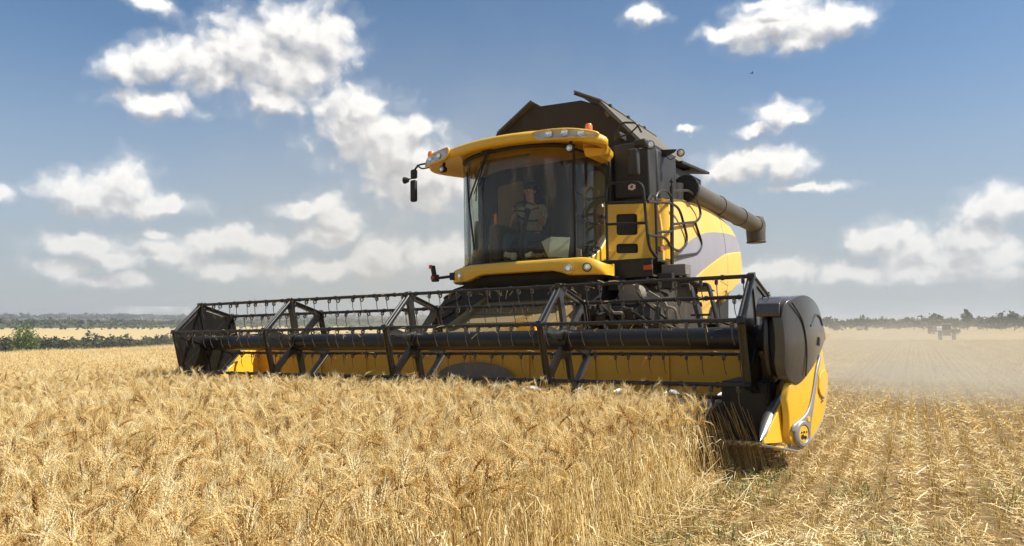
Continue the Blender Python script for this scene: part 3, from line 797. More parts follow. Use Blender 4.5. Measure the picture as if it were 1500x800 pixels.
m.add(vs, [(4 * i + j, 4 * i + 4 + j, 4 * i + 5 + j, 4 * i + 1 + j) for i in range(23) for j in range(3)])
wrap(m).build('trim_band', 'trim', div, solid=.010, label='grey band across the divider', angle=60)
RC = (-.245, .30)
m = MB(); m.lathe([(.062, 0), (.098, 0), (.098, .012), (.088, .022), (.068, .022), (.062, .012), (.062, 0)], (0, *RC), (1, 0, 0), 32); wrap(m).build('round_trim', 'trim', div)
m = MB(); m.lathe([(0, 0), (.06, 0), (.06, .016), (0, .017)], (0, *RC), (1, 0, 0), 28); wrap(m).build('round_cap', 'yellow', div)
m = MB()
for (dy, dz, r) in ((-.02, -.02, .017), (.016, -.028, .013), (.0, .012, .008), (-.03, .012, .006), (.034, .01, .006)):
    m.lathe([(0, 0), (r, 0), (r, .018), (0, .022)], (0.004, RC[0] + dy, RC[1] + dz), (1, 0, 0), 10)
wrap(m).build('cap_screw', 'dark', div)['kind'] = 'stuff'
m = MB(); m.lathe([(0, 0), (.024, 0), (.022, .018), (0, .02)], (0, -.165, .40), (1, 0, 0), 16); wrap(m).build('small_round_trim', 'yellow', div)
leaf = f2([(0.09, .60), (0.15, .55), (0.26, .52), (0.38, .60), (0.50, .70), (0.38, .745), (0.24, .74), (0.14, .71)], 0.03)
m = MB(); m.prism(leaf, 0, 0, .016); wrap(m).build('raised_blister', 'yellow', div, bevel=.005)
m = MB(); m.tube([(.010, y, z) for y, z in spline([(.20, .505), (.30, .53), (.42, .62), (.53, .72)], 5)], .008, 6); wrap(m).build('blister_edge', 'trim', div)
# inner toe: thin yellow blade, bright steel nose, dark plate as the shade between it and the shell
toe = MB(); toe.hexa([(3.655, -.66, .27), (3.675, -.66, .27), (3.765, -.30, .24), (3.74, -.28, .24)], [(3.655, -.64, .31), (3.672, -.64, .31), (3.775, -.14, .66), (3.75, -.12, .66)])
toe.build('toe_blade', 'yellow', div, bevel=.004)
nose = MB()
nose.loft([[(xc + r * math.cos(t) * .8, y, z + r * math.sin(t)) for t in [2 * PI * k / 16 for k in range(16)]] for (xc, y, z, r) in
          ((3.655, -.70, .295, .003), (3.655, -.62, .325, .030), (3.655, -.50, .375, .055), (3.655, -.40, .415, .062), (3.665, -.10, .505, .056), (3.67, .02, .545, .048), (3.67, .06, .555, .015))])
nose.build('steel_nose', 'steel', div)
MB().hexa([(3.64, -.71, .265), (3.67, -.73, .265), (3.86, -.46, .190), (3.83, -.42, .190)], [(3.64, -.71, .280), (3.67, -.73, .280), (3.86, -.46, .206), (3.83, -.42, .206)]).build('toe_strip', 'grey_box', div, bevel=.003)
MB().box((3.74, -.52, .225), (.06, .09, .022)).build('toe_bracket', 'yellow', div, bevel=.006)
MB().prism([(-.26, .24), (.45, .34), (.45, .80), (.10, .74), (-.10, .62), (-.20, .50)], 0, 3.735, 3.76).build('hollow_shade_plate', 'dark', div, label='dark plate standing for the shade inside the divider')  # dark plate put in as the shade of the hollow
# round drive shield
shield = panel(-.41, .51, [(-.41, .84), (-.40, .77), (-.375, .715), (-.32, .680), (-.24, .668), (.0, .775), (.40, .93), (.51, .97)], [(-.41, 1.16), (-.40, 1.21), (-.375, 1.26), (-.30, 1.30), (-.08, 1.335), (.20, 1.28), (.36, 1.20), (.46, 1.10), (.51, 1.02)], .012, .07, dish=.014, ny=48).build('drive_shield', 'shield', H, bevel=.025, seg=4, label='rounded grey-brown plastic cover at the right end')
m = MB(); m.tube([(.016, y, z) for y, z in spline([(-.32, 1.275), (-.20, 1.15), (-.15, 1.0), (-.15, .86), (-.18, .72)], 6)], .006, 6); wrap(m).build('cover_seam', 'dark', shield)
m = MB(); m.tube([(.010, y, z) for y, z in spline([(-.04, 1.10), (.10, 1.18), (.24, 1.165), (.33, 1.10)], 6)], .010, 6); wrap(m).build('grip_groove', 'tank', shield)
m = MB(); m.prism([(.12, .95), (.16, .94), (.18, .99), (.15, 1.01)], 0, .010, .020); wrap(m).build('latch', 'dark', shield)
lip = [(-0.45, 1.20), (-0.42, 1.27), (-0.33, 1.315), (-0.08, 1.335), (-0.08, 1.31), (-0.33, 1.285), (-0.41, 1.24), (-0.44, 1.17)]
MB().prism(lip, 0, 3.60, 3.77).build('cover_lip', 'shield', shield, bevel=0.006)
inn = f2([(-0.34, 1.26), (-0.05, 1.28), (0.2, 1.1), (0.2, .8), (-0.22, .66), (-0.36, .72), (-0.42, .92), (-0.41, 1.15)], 0.08)
MB().prism(inn, 0, 3.635, 3.675).build('inner_cover', 'black', shield, bevel=0.015, seg=3)
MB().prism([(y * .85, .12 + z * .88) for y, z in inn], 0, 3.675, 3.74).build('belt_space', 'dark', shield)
# drive pieces between reel and shield
dr = MB()
dr.lathe([(0, 0), (.16, 0), (.16, .03), (.10, .05), (0, .05)], (3.56, 0.0, 1.007), (1, 0, 0), 24)
dr.tube([(3.60, -0.02, .98), (3.60, -0.12, .62), (3.60, -0.20, .50)], 0.016, 8)
dr.tube([(3.62, 0.25, 1.02), (3.62, 0.02, .45)], 0.022, 8)
dr.tube([(3.58, 0.34, 1.02), (3.58, 0.20, .45)], 0.014, 8)
dr.box((3.60, 0.0, 1.06), (.08, .18, .22)); dr.box((3.60, 0.12, .90), (.06, .12, .12))
dr.build('reel_drive', 'dark', H, bevel=0.004)
MB().tube(spline([(3.60, -0.30, 1.27), (3.64, -0.34, 1.33), (3.70, -0.30, 1.30)], 5), 0.004, 6).build('cable', 'dark', H)
# left crop divider (its low front end stands hidden in the wheat)
MB().prism(f2([(-.40, .24), (.0, .22), (.55, .45), (.55, .84), (.20, .80), (-.10, .58), (-.40, .42)], .06), 0, -3.88, -3.72).build('crop_divider', 'yellow', H, bevel=.03, seg=3)

# ---- feeder house, axle, wheels -----------------------------------------
fh = MB()
fh.hexa([(-0.58, 1.0, .30), (0.78, 1.0, .30), (0.78, 2.9, .95), (-0.58, 2.9, .95)], [(-0.58, 1.0, .96), (0.78, 1.0, .96), (0.78, 2.9, 1.80), (-0.58, 2.9, 1.80)])
feeder = fh.build('feeder_house', 'feeder', H, bevel=0.01)
for x in (-0.60, 0.80):
    MB().hexa([(x - .04, .99, .90), (x + .04, .99, .90), (x + .04, 2.9, 1.76), (x - .04, 2.9, 1.76)], [(x - .04, .99, 1.02), (x + .04, .99, 1.02), (x + .04, 2.9, 1.86), (x - .04, 2.9, 1.86)]).build('edge_rail', 'feeder', feeder, bevel=0.006)
for i in range(5):
    y = 1.2 + i * .3; z = .96 + (y - 1) * .442
    MB().box((0.1, y, z + .012), (1.28, .02, .02)).build('cross_rib', 'feeder', feeder)
MB().box((0.72, 1.12, 1.04), (.26, .2, .22)).build('gearbox', 'yellow', feeder, bevel=0.015)
for i in range(6):
    MB().box((0.42 + .05 * i, 1.08, 1.10 + .03 * i), (.25, .012, .010), Matrix.Rotation(-.2, 3, 'Y')).build('warning_stripe', 'yellow', feeder)
def wheel(x, y, R0, wdt, z=None):
    z = R0 - .02 if z is None else z
    s = 1 if x > 0 else -1
    ty = MB()
    prof = [(R0 * .56, -wdt / 2 * .92), (R0 * .80, -wdt / 2), (R0 * .93, -wdt / 2 * .94), (R0 * .965, -wdt / 2 * .7), (R0 * .97, 0), (R0 * .965, wdt / 2 * .7), (R0 * .93, wdt / 2 * .94), (R0 * .80, wdt / 2), (R0 * .56, wdt / 2 * .92)]
    ty.lathe(prof, (x, y, z), (1, 0, 0), 48)
    root = ty.build('wheel_tyre', 'rubber', H)
    lg = MB(); n = 22
    for i in range(n):
        for side_ in (-1, 1):
            a0 = 2 * PI * (i + (.5 if side_ > 0 else 0)) / n
            vs = []
            for (u, da) in ((0.0, 0.0), (0.5, .12), (0.98, .20)):
                for (rr, dw) in ((R0 * .955, 0), (R0 * 1.0, 0)):
                    for wda in (-.035, .035):
                        a = a0 + da + wda; r2 = rr - (R0 * .045 if u > .9 else 0)
                        vs.append((x + side_ * u * wdt / 2, y + r2 * math.cos(a), z + r2 * math.sin(a)))
            fs = []
            for j in (0, 4):
                fs += [(j + 2, j + 3, j + 7, j + 6), (j, j + 2, j + 6, j + 4), (j + 1, j + 5, j + 7, j + 3)]
            fs += [(0, 1, 3, 2), (8, 10, 11, 9)]
            lg.add(vs, fs)
    lg.build('tread_lug', 'rubber', root)['kind'] = 'stuff'
    MB().lathe([(R0 * .56, -wdt * .42), (R0 * .55, -wdt * .1), (R0 * .2, -wdt * .02), (0.0, 0)], (x, y, z), (-s if True else 1, 0, 0), 32).build('rim', 'yellow', root)
    MB().lathe([(0, 0), (.14, 0), (.13, .10), (0, .11)], (x + s * wdt * .05, y, z), (s, 0, 0), 20).build('hub', 'yellow', root)
wheel(-1.42, 3.35, .93, .74); wheel(1.42, 3.35, .93, .74)
wheel(-1.30, 6.9, .62, .46); wheel(1.30, 6.9, .62, .46)
ax = MB(); ax.tube([(-1.3, 3.35, .91), (1.3, 3.35, .91)], .16, 14); ax.tube([(-1.2, 6.9, .60), (1.2, 6.9, .60)], .10, 12)
ax.build('axle', 'dark', H)

# ---- body ----------------------------------------------------------------
bd = MB()
bd.hexa([(-1.30, 3.36, 1.15), (1.30, 3.36, 1.15), (1.30, 7.1, 1.15), (-1.30, 7.1, 1.15)], [(-1.36, 3.36, 2.70), (1.36, 3.36, 2.70), (1.36, 7.1, 2.6), (-1.36, 7.1, 2.6)])
bd.hexa([(-.95, 2.2, 1.35), (.95, 2.2, 1.35), (1.1, 3.15, 1.0), (-1.1, 3.15, 1.0)], [(-.95, 2.2, 1.72), (.95, 2.2, 1.72), (1.1, 3.15, 1.95), (-1.1, 3.15, 1.95)])
bd.build('chassis', 'dark', H, bevel=0.01)
def panel_fn(pts):
    P = sorted(pts)
    return lambda y: float(np.interp(y, [p[0] for p in P], [p[1] for p in P]))
topc = panel_fn(spline([(3.24, 2.80), (3.97, 2.93), (4.83, 2.99), (5.91, 2.96), (6.73, 2.86), (7.15, 2.74), (7.36, 2.58)], 6))
botc = panel_fn([(3.24, 1.98), (3.6, 1.93), (4.2, 1.62), (4.6, 1.30), (4.85, .92), (5.15, .92), (5.3, 1.40), (5.8, 1.58), (6.46, 1.69), (7.0, 1.86), (7.36, 2.06)])
def skin(name, mat, ya, yb, lo, hi, off, s=1, ny=40, nz=12, edge=0.0, label=None, thick=0.035):
    def X(y, z):
        zc = 2.15
        u = (z - zc) / .85; v = (y - 5.2) / 2.2
        return 1.60 - .10 * u * u - .07 * v * v * (1 if y < 5.2 else 1.6) + off
    vs = []; fs = []
    for i in range(ny + 1):
        y = ya + (yb - ya) * i / ny; a, b = lo(y), hi(y)
        for j in range(nz + 1):
            z = a + (b - a) * j / nz
            vs.append((s * X(y, z), y, z))
    for i in range(ny):
        for j in range(nz):
            k = i * (nz + 1) + j
            fs.append((k, k + nz + 1, k + nz + 2, k + 1) if s > 0 else (k, k + 1, k + nz + 2, k + nz + 1))
    n0 = len(vs)
    vs2 = [(x - s * thick, y, z) for x, y, z in vs]
    m = MB(); m.add(vs + vs2, fs + [tuple(q + n0 for q in f[::-1]) for f in fs])
    rim = [i * (nz + 1) for i in range(ny + 1)] + [ny * (nz + 1) + j for j in range(1, nz + 1)] + [i * (nz + 1) + nz for i in range(ny - 1, -1, -1)] + [j for j in range(nz - 1, 0, -1)]
    m.f += [(rim[i], rim[(i + 1) % len(rim)], rim[(i + 1) % len(rim)] + n0, rim[i] + n0) for i in range(len(rim))]
    return m.build(name, mat, H, bevel=0.012, seg=2, label=label)
SEAM = 6.10
for s in (1, -1):
    p1 = skin('side_panel', 'yellow_faded', 3.24, SEAM - .012, botc, topc, 0, s, label='large dusty yellow side panel' if s > 0 else None)
    p2 = skin('rear_panel', 'yellow_faded', SEAM + .012, 7.36, botc, topc, 0, s, 20)
    dt = panel_fn(spline([(3.56, 1.93), (3.80, 2.12), (4.27, 2.36), (5.11, 2.56), (6.10, 2.66), (6.8, 2.70), (7.34, 2.70)], 5))
    db = panel_fn(spline([(3.56, 1.90), (3.85, 1.76), (4.15, 1.72), (4.45, 1.84), (4.9, 2.0), (5.6, 2.2), (6.2, 2.33), (7.34, 2.46)], 5))
    hi_ = lambda y: min(dt(y), topc(y) - .02)
    g = skin('grey_decal', 'decal', 3.57, SEAM - .012, db, hi_, .004, s, thick=.006)
    g.modifiers.clear()
    g = skin('grey_decal', 'decal', SEAM + .012, 7.30, db, hi_, .004, s, 16, thick=.006)
    g.modifiers.clear()
    lb = lambda y: db(y) - (.10 if y > 4.3 else .10 * max(0, (y - 4.1) / .2)) - .012
    lt_ = lambda y: db(y) - .012
    skin('flare_lip', 'yellow_faded', 4.12, SEAM - .012, lambda y: max(botc(y) + .02, db(y) - .6), lt_, .022, s, thick=.03)
    skin('flare_lip', 'yellow_faded', SEAM + .012, 7.32, lambda y: botc(y) + .02, lt_, .022, s, 14, thick=.03)
# rear of body
rr_ = MB(); rr_.hexa([(-1.40, 6.6, 1.5), (1.40, 6.6, 1.5), (1.30, 7.5, 1.9), (-1.30, 7.5, 1.9)], [(-1.42, 6.2, 2.80), (1.42, 6.2, 2.80), (1.30, 7.45, 2.52), (-1.30, 7.45, 2.52)])
rr_.build('rear_hood', 'yellow_faded', H, bevel=0.06, seg=3)
MB().hexa([(-1.1, 7.0, .75), (1.1, 7.0, .75), (1.0, 7.9, .6), (-1.0, 7.9, .6)], [(-1.1, 6.8, 1.6), (1.1, 6.8, 1.6), (1.0, 7.6, 1.6), (-1.0, 7.6, 1.6)]).build('straw_hood', 'grey_box', H, bevel=0.03)
MB().box((0, 5.9, 2.75), (2.3, 2.2, .25)).build('engine_deck', 'dark', H, bevel=0.03)
# front yellow box with two hand openings, beside the cab
def plate_holes(m, x0, x1, z0, z1, holes, y, th):
    xs = sorted({x0, x1, *[h[0] for h in holes], *[h[1] for h in holes]}); zs = sorted({z0, z1, *[h[2] for h in holes], *[h[3] for h in holes]})
    for i in range(len(xs) - 1):
        for j in range(len(zs) - 1):
            cx, cz = (xs[i] + xs[i + 1]) / 2, (zs[j] + zs[j + 1]) / 2
            if any(h[0] < cx < h[1] and h[2] < cz < h[3] for h in holes): continue
            m.box((cx, y + th / 2, cz), (xs[i + 1] - xs[i], th, zs[j + 1] - zs[j]))
def rr_hole(m, x0, x1, z0, z1, r, X0, X1, Z0, Z1, ya, yb):
    """plate X0..X1 x Z0..Z1 with one rounded opening"""
    inner = f2([(x0, z0), (x1, z0), (x1, z1), (x0, z1)], r, 4)
    n = len(inner); cx, cz = (x0 + x1) / 2, (z0 + z1) / 2
    outer = []
    for k, (x, z) in enumerate(inner):
        c = k // 5
        outer.append([(X0, Z0), (X1, Z0), (X1, Z1), (X0, Z1)][c])
    vs = [(x, ya, z) for x, z in outer] + [(x, ya, z) for x, z in inner] + [(x, yb, z) for x, z in outer] + [(x, yb, z) for x, z in inner]
    fs = []
    for k in range(n):
        j = (k + 1) % n
        fs += [(k, j, n + j, n + k), (2 * n + k, 3 * n + k, 3 * n + j, 2 * n + j), (n + k, n + j, 3 * n + j, 3 * n + k), (k, 2 * n + k, 2 * n + j, j)]
    m.add(vs, fs)
def ang(m):
    ca_, sa_ = math.cos(.52), math.sin(.52)
    m.v = [(.86 + (x - .86) * ca_ - (y - 2.99) * sa_, 2.90 + (x - .86) * sa_ + (y - 2.99) * ca_, z) for x, y, z in m.v]; return m
fp = MB()
rr_hole(fp, 1.02, 1.30, 2.35, 2.64, .04, .86, 1.50, 2.29, 2.80, 2.99, 3.03)
rr_hole(fp, 1.01, 1.30, 2.105, 2.235, .04, .86, 1.50, 2.02, 2.29, 2.99, 3.03)
box = ang(fp).build('front_panel', 'yellow', H, label='yellow panel with two openings beside the cab')
ang(MB().box((1.17, 3.05, 2.42), (.60, .02, .74))).build('opening_back', 'dark', box)
cp = []
for (x, y) in ((1.415, 3.215), (1.47, 3.235), (1.53, 3.27), (1.575, 3.32), (1.59, 3.38)): cp.append([(x, y, 2.02), (x, y, 2.80)])
cp2 = [[(x - .03, y + .03, z) for (x, y, z) in c] for c in cp[::-1]]
m = MB(); rings = [c for c in cp + cp2]
m.loft([[(c[0]) for c in rings], [c[1] for c in rings]]); m.build('corner_panel', 'yellow', box, bevel=.004)
MB().prism([(.86, 2.802), (1.50, 2.802), (1.56, 2.83), (.86, 2.83)], 1, 3.24, 3.5).build('panel_cap', 'yellow', box, bevel=.006)
bl = MB(); [bl.lathe([(0, 0), (.014, 0), (.012, .01), (0, .012)], (x, 2.99, z), (0, -1, 0), 10) for x, z in ((.92, 2.62), (.92, 2.14), (1.42, 2.74), (1.42, 2.08))]
ang(bl).build('panel_bolt', 'yellow', box)['kind'] = 'stuff'
# ---- grain tank -----------------------------------------------------------
tk = MB()
tk.prism(f2([(-1.42, 3.18), (1.42, 3.18), (1.42, 4.28), (-1.42, 4.28)], .09), 2, 2.79, 3.62)
tank = tk.build('grain_tank', 'tank', H, bevel=0.02)
MB().box((0, 5.1, 3.1), (2.5, 1.75, .95)).build('tank_rear', 'tank', tank, bevel=.02)
MB().box((1.17, 3.15, 3.24), (.52, .06, .76)).build('front_cover_plate', 'tank', tank, bevel=0.03, seg=3)
# right hand pressed pillar
MB().box((1.40, 3.55, 3.16), (.09, .30, .80)).build('pressed_rib', 'tank', tank, bevel=0.03)
fr = MB(); poly = [(-1.30, 3.62), (-1.02, 4.10), (-.46, 4.44), (.36, 4.40), (.66, 4.27), (1.26, 3.62)]
fr.prism(poly, 1, 3.30, 3.34); fr.build('front_extension', 'tank_front', tank, bevel=0.005, label='dark brown folding front of the grain tank')
def slab(pts, off, name, mat):
    p = [Vector(q) for q in pts]; n = (p[1] - p[0]).cross(p[3] - p[0]).normalized() * off
    MB().hexa([tuple(q) for q in p], [tuple(q + n) for q in p]).build(name, mat, tank, bevel=0.004)
slab([(.68, 3.24, 4.30), (1.29, 3.24, 3.62), (1.31, 5.35, 3.62), (.72, 5.35, 4.22)], .025, 'side_cover', 'tank_cover')
slab([(.28, 3.22, 4.52), (.70, 3.22, 4.31), (.74, 5.3, 4.23), (.32, 5.3, 4.42)], .025, 'top_cover', 'tank_cover')
slab([(-1.33, 3.24, 3.62), (-1.02, 3.24, 4.14), (-1.0, 5.3, 4.10), (-1.33, 5.3, 3.62)], .025, 'side_cover', 'tank_cover')
slab([(-1.03, 3.22, 4.12), (-.42, 3.22, 4.51), (-.42, 5.3, 4.45), (-1.03, 5.3, 4.08)], .025, 'top_cover', 'tank_cover')
MB().prism([(-1.3, 3.62), (-1.0, 4.08), (-.4, 4.4), (.7, 4.22), (1.29, 3.62)], 1, 5.28, 5.32).build('rear_extension', 'tank_front', tank)
for (x0, z0, x1, z1) in ((.68, 4.28, 1.27, 3.63), (.29, 4.49, .68, 4.29), (-1.3, 3.64, -1.03, 4.1), (-1.03, 4.1, -.44, 4.49)):
    MB().tube([(x0, 3.23, z0), (x1, 3.23, z1)], .018, 6).build('cover_rim', 'tank', tank)
for k, y in enumerate((3.5, 4.15, 4.8)):
    MB().box((.72, y, 4.305 - .012 * k), (.05, .06, .035)).build('hinge', 'dark', tank)
MB().box((.78, 3.28, 4.12), (.05, .03, .10), Matrix.Rotation(-.5, 3, 'Y')).build('latch', 'tank_cover', tank)
slab([(.95, 4.70, 3.66), (1.36, 4.70, 3.60), (1.40, 5.95, 3.64), (1.00, 5.95, 3.70)], .04, 'ledge', 'tank')
# ---- unloading auger ---------------------------------------------------------
ua = MB(); A0 = Vector((1.48, 4.45, 3.15)); A1 = Vector((1.48, 8.62, 3.08))
ua.tube([A0, A1], .158, 28); un = ua.build('unloading_auger', 'auger', H)
for t in (.02, .38, .70, .97):
    p = A0.lerp(A1, t); MB().tube([p, p + Vector((0, .05, 0))], .170, 28).build('tube_band', 'auger', un)
MB().tube([A0 + Vector((0, .03, 0)), A0 + Vector((0, -.03, 0))], .205, 28).build('flange', 'dark', un)
fb = MB()
for i in range(14):
    a = 2 * PI * i / 14; fb.lathe([(0, 0), (.016, 0), (.016, .02), (0, .02)], (1.48 + .185 * math.cos(a), 4.42, 3.15 + .185 * math.sin(a)), (0, -1, 0), 6)
fb.build('flange_bolt', 'dark', un)['kind'] = 'stuff'
el = MB(); el.tube([(1.33, 4.34, 2.6), (1.33, 4.34, 3.22)], .15, 20); el.build('auger_elbow', 'tank', un)
sp_ = MB(); sp_.loft([[(1.48 + w_ * math.cos(t), 8.62 + w_ * .9 * math.sin(t), z) for t in [2 * PI * k / 16 for k in range(16)]] for (z, w_) in ((3.26, .05), (3.235, .15), (3.1, .195), (2.74, .175), (2.73, .165))])
sp_.build('spout', 'auger', un)
MB().tube([(1.48 + .18 * math.cos(t), 8.62 + .165 * math.sin(t), 2.745) for t in [2 * PI * k / 16 for k in range(16)]], .012, 6, closed=True).build('spout_rim', 'dark', un)
# ---- cab ----------------------------------------------------------------------
WS = spline([(-1.04, 2.46), (-0.97, 2.26), (-0.62, 2.08), (-0.15, 2.02), (0.30, 2.07), (0.60, 2.20), (0.71, 2.33)], 4)
DR = spline([(0.71, 2.33), (0.80, 2.52), (0.855, 2.76), (0.87, 3.02)], 4)
DL = [(-.33 - x if False else -0.33 - x, y) for x, y in DR]
CZ0, CZ1 = 2.00, 3.52
def cz_top(x): return 3.50 - .05 * abs((x + .15)) ** 2
cabfloor = MB()
outl = WS + DR[1:] + [(-1.20, 3.02)] + [(-1.16, 2.7)]
cabfloor.prism(outl, 2, 1.90, 1.985)
cab = cabfloor.build('cab', 'cab_dark', H)
def strip(plan, z0f, z1f, nz=8):
    vs = []; fs = []
    for (x, y) in plan:
        a, b = z0f(x, y), z1f(x, y)
        for j in range(nz + 1): vs.append((x, y, a + (b - a) * j / nz))
    for i in range(len(plan) - 1):
        for j in range(nz):
            k = i * (nz + 1) + j; fs.append((k, k + nz + 1, k + nz + 2, k + 1))
    m = MB(); m.add(vs, fs); return m
strip(WS, lambda x, y: 2.005, lambda x, y: cz_top(x)).build('windshield', 'glass', cab, solid=.008, angle=60, fix=False)
def door_bot(x, y):
    t = (y - 2.33) / .69
    return 2.02 + max(0, t - .15) ** 1.7 * .62
strip(DR, door_bot, lambda x, y: cz_top(x) - .02 - .10 * max(0, (y - 2.33) / .69)).build('door_glass', 'door_glass', cab, solid=.008, angle=60, fix=False)
DLp = [(-0.33 - x, y) for x, y in DR]
strip(DLp, door_bot, lambda x, y: 3.45).build('side_window', 'door_glass', cab, solid=.008, angle=60, fix=False)
# yellow lower corner under the door glass
for s in (1, -1):
    plan = DR if s > 0 else DLp
    strip([(x + s * .012, y) for x, y in plan], lambda x, y: 1.97, lambda x, y: door_bot(x, y) - .004, 4).build('lower_corner', 'yellow', cab, solid=.03, angle=60, fix=False)
# pillars and seals
def seal(pts, r, name='seal', mat='dark'): MB().tube(pts, r, 8).build(name, mat, cab)
seal([(x, y - .004, cz_top(x) + .0) for x, y in WS], .028)
seal([(x, y - .004, 2.0) for x, y in WS], .014)
seal([(0.715, 2.325, 2.0), (0.715, 2.325, 3.50)], .016, 'door_post')
seal([(-1.045, 2.46, 2.0), (-1.045, 2.46, 3.50)], .020, 'corner_post')
MB().box((0.885, 3.055, 2.70), (.055, .07, 1.50)).build('rear_post', 'dark', cab, bevel=.01)
MB().box((-1.215, 3.055, 2.70), (.055, .07, 1.50)).build('rear_post', 'dark', cab, bevel=.01)
seal([(x + .004, y, door_bot(x, y)) for x, y in DR], .011)
seal([(x + .004, y, cz_top(x) - .02 - .10 * max(0, (y - 2.33) / .69)) for x, y in DR], .016)
# inside: rear wall, lining, bulkhead
MB().box((-0.165, 3.11, 2.72), (2.08, .03, 1.56)).build('rear_wall', 'cab_dark', cab)
MB().box((-0.165, 2.62, 3.56), (1.8, 1.0, .04)).build('ceiling', 'cab_dark', cab)
MB().prism(f2([(-.95, 2.55), (-.50, 2.60), (-.50, 3.30), (-.95, 3.25)], .06), 1, 3.075, 3.09).build('rear_window_light', 'cab_beige', cab, label='light rear window panel inside the cab')
MB().prism(f2([(.46, 2.25), (.80, 2.25), (.80, 3.20), (.70, 3.30), (.55, 3.28), (.48, 3.0)], .06), 1, 3.075, 3.09).build('rear_window_light', 'cab_beige', cab)  # opaque beige arch, paints in the light shape of the rear window
MB().prism([(-.8, 3.28), (.0, 3.36), (.0, 3.50), (-.8, 3.50)], 1, 2.40, 2.42).build('sun_visor', 'cab_beige', cab)
# yellowish coat and seat area on the left
MB().box((-.82, 2.92, 2.25), (.34, .12, .45)).build('side_box', 'cab_beige', cab, bevel=.05, seg=3)
st = MB(); st.box((-.24, 2.80, 2.26), (.50, .46, .14)); seat = st.build('driver_seat', 'dark', cab, bevel=.05, seg=3)
MB().box((-.24, 3.0, 2.66), (.48, .11, .72), Matrix.Rotation(-.08, 3, 'X')).build('seat_back', 'dark', seat, bevel=.05, seg=3)
MB().box((-.24, 2.82, 2.09), (.34, .34, .22)).build('seat_base', 'dark', seat, bevel=.02)
st2 = MB(); st2.box((-.70, 2.85, 2.30), (.36, .38, .10)); s2 = st2.build('instructor_seat', 'cab_beige', cab, bevel=.04, seg=3)
MB().box((-.70, 3.0, 2.52), (.36, .08, .40)).build('seat_back', 'cab_beige', s2, bevel=.04, seg=3)
WC = Vector((-.10, 2.50, 2.72)); tilt = Matrix.Rotation(R(-35), 3, 'X')
swm = MB(); swm.tube([WC + tilt @ Vector((.19 * math.cos(t), .19 * math.sin(t), 0)) for t in [2 * PI * k / 28 for k in range(28)]], .014, 8, closed=True)
sw = swm.build('steering_wheel', 'dark', cab)
spk = MB(); spk.lathe([(0, 0), (.05, 0), (.04, .03), (0, .03)], WC, tuple(tilt @ Vector((0, 0, 1))), 14)
for a in (-.3, PI + .3, -PI / 2): spk.tube([WC, WC + tilt @ Vector((.185 * math.cos(a), .185 * math.sin(a), 0))], .011, 6)
spk.build('wheel_spoke', 'dark', sw)
MB().tube([tuple(WC), (-.10, 2.32, 2.30), (-.10, 2.28, 1.99)], .035, 10).build('steering_column', 'dark', cab)
cn = MB(); cn.box((-.56, 2.60, 2.32), (.16, .5, .5)); cn.build('console', 'cab_dark', cab, bevel=.03)
MB().tube([(-.56, 2.42, 2.56), (-.56, 2.40, 2.72)], .022, 8).build('control_lever', 'amber', cab, label='orange topped lever')
MB().box((-.62, 2.36, 2.78), (.16, .03, .13)).build('monitor', 'dark', cab, bevel=.01)
MB().tube([(-.7, 2.3, 2.0), (-.66, 2.32, 2.5), (-.62, 2.35, 2.75)], .014, 6).build('monitor_stalk', 'dark', cab)
MB().prism([(x, y + .03) for x, y in WS] + [(.62, 2.45), (-.95, 2.50)], 2, 1.985, 2.02).build('dash_shelf', 'cab_dark', cab)
# roof shell
ro = [(-1.30, 3.10), (-1.42, 2.60), (-1.47, 2.20), (-1.36, 1.97), (-.95, 1.82), (-.15, 1.74), (.60, 1.80), (1.06, 1.92), (1.28, 2.08), (1.22, 2.28), (1.08, 2.60), (.93, 3.10)]
ro = spline(ro, 4)
cxr, cyr = -.10, 2.5
def rring(scale, zz, droop=.13, yk=1.0):
    out = []
    for (x, y) in ro:
        X_ = cxr + (x - cxr) * scale; Y_ = cyr + (y - cyr) * (scale if y < cyr else 1)
        d = droop * abs((X_ - cxr) / 1.35) ** 2.2
        out.append((X_, Y_, zz - d))
    return out
rf = MB(); rf.loft([rring(.70, 3.52, .05), rring(.86, 3.495, .09), rring(.95, 3.485, .12), rring(.985, 3.50), rring(1.0, 3.53), rring(1.0, 3.575), rring(.985, 3.60), rring(.94, 3.62, .12), rring(.78, 3.655, .09), rring(.4, 3.68, .04)])
roof = rf.build('cab_roof', 'yellow', cab, angle=50)
# rear right wing of the roof
wg = MB(); wg.hexa([(.85, 2.35, 3.33), (1.10, 2.50, 3.34), (1.06, 2.66, 3.36), (.85, 2.65, 3.33)], [(.85, 2.30, 3.50), (1.15, 2.42, 3.46), (1.08, 2.70, 3.45), (.85, 2.70, 3.50)])
wg.build('roof_wing', 'yellow', roof, bevel=.02, seg=3)
MB().hexa([(.90, 2.28, 3.30), (1.06, 2.38, 3.31), (.95, 2.9, 3.33), (.84, 2.9, 3.33)], [(.88, 2.24, 3.42), (1.12, 2.36, 3.40), (1.0, 2.95, 3.42), (.88, 2.95, 3.44)]).build('door_header', 'yellow', roof, bevel=.015)
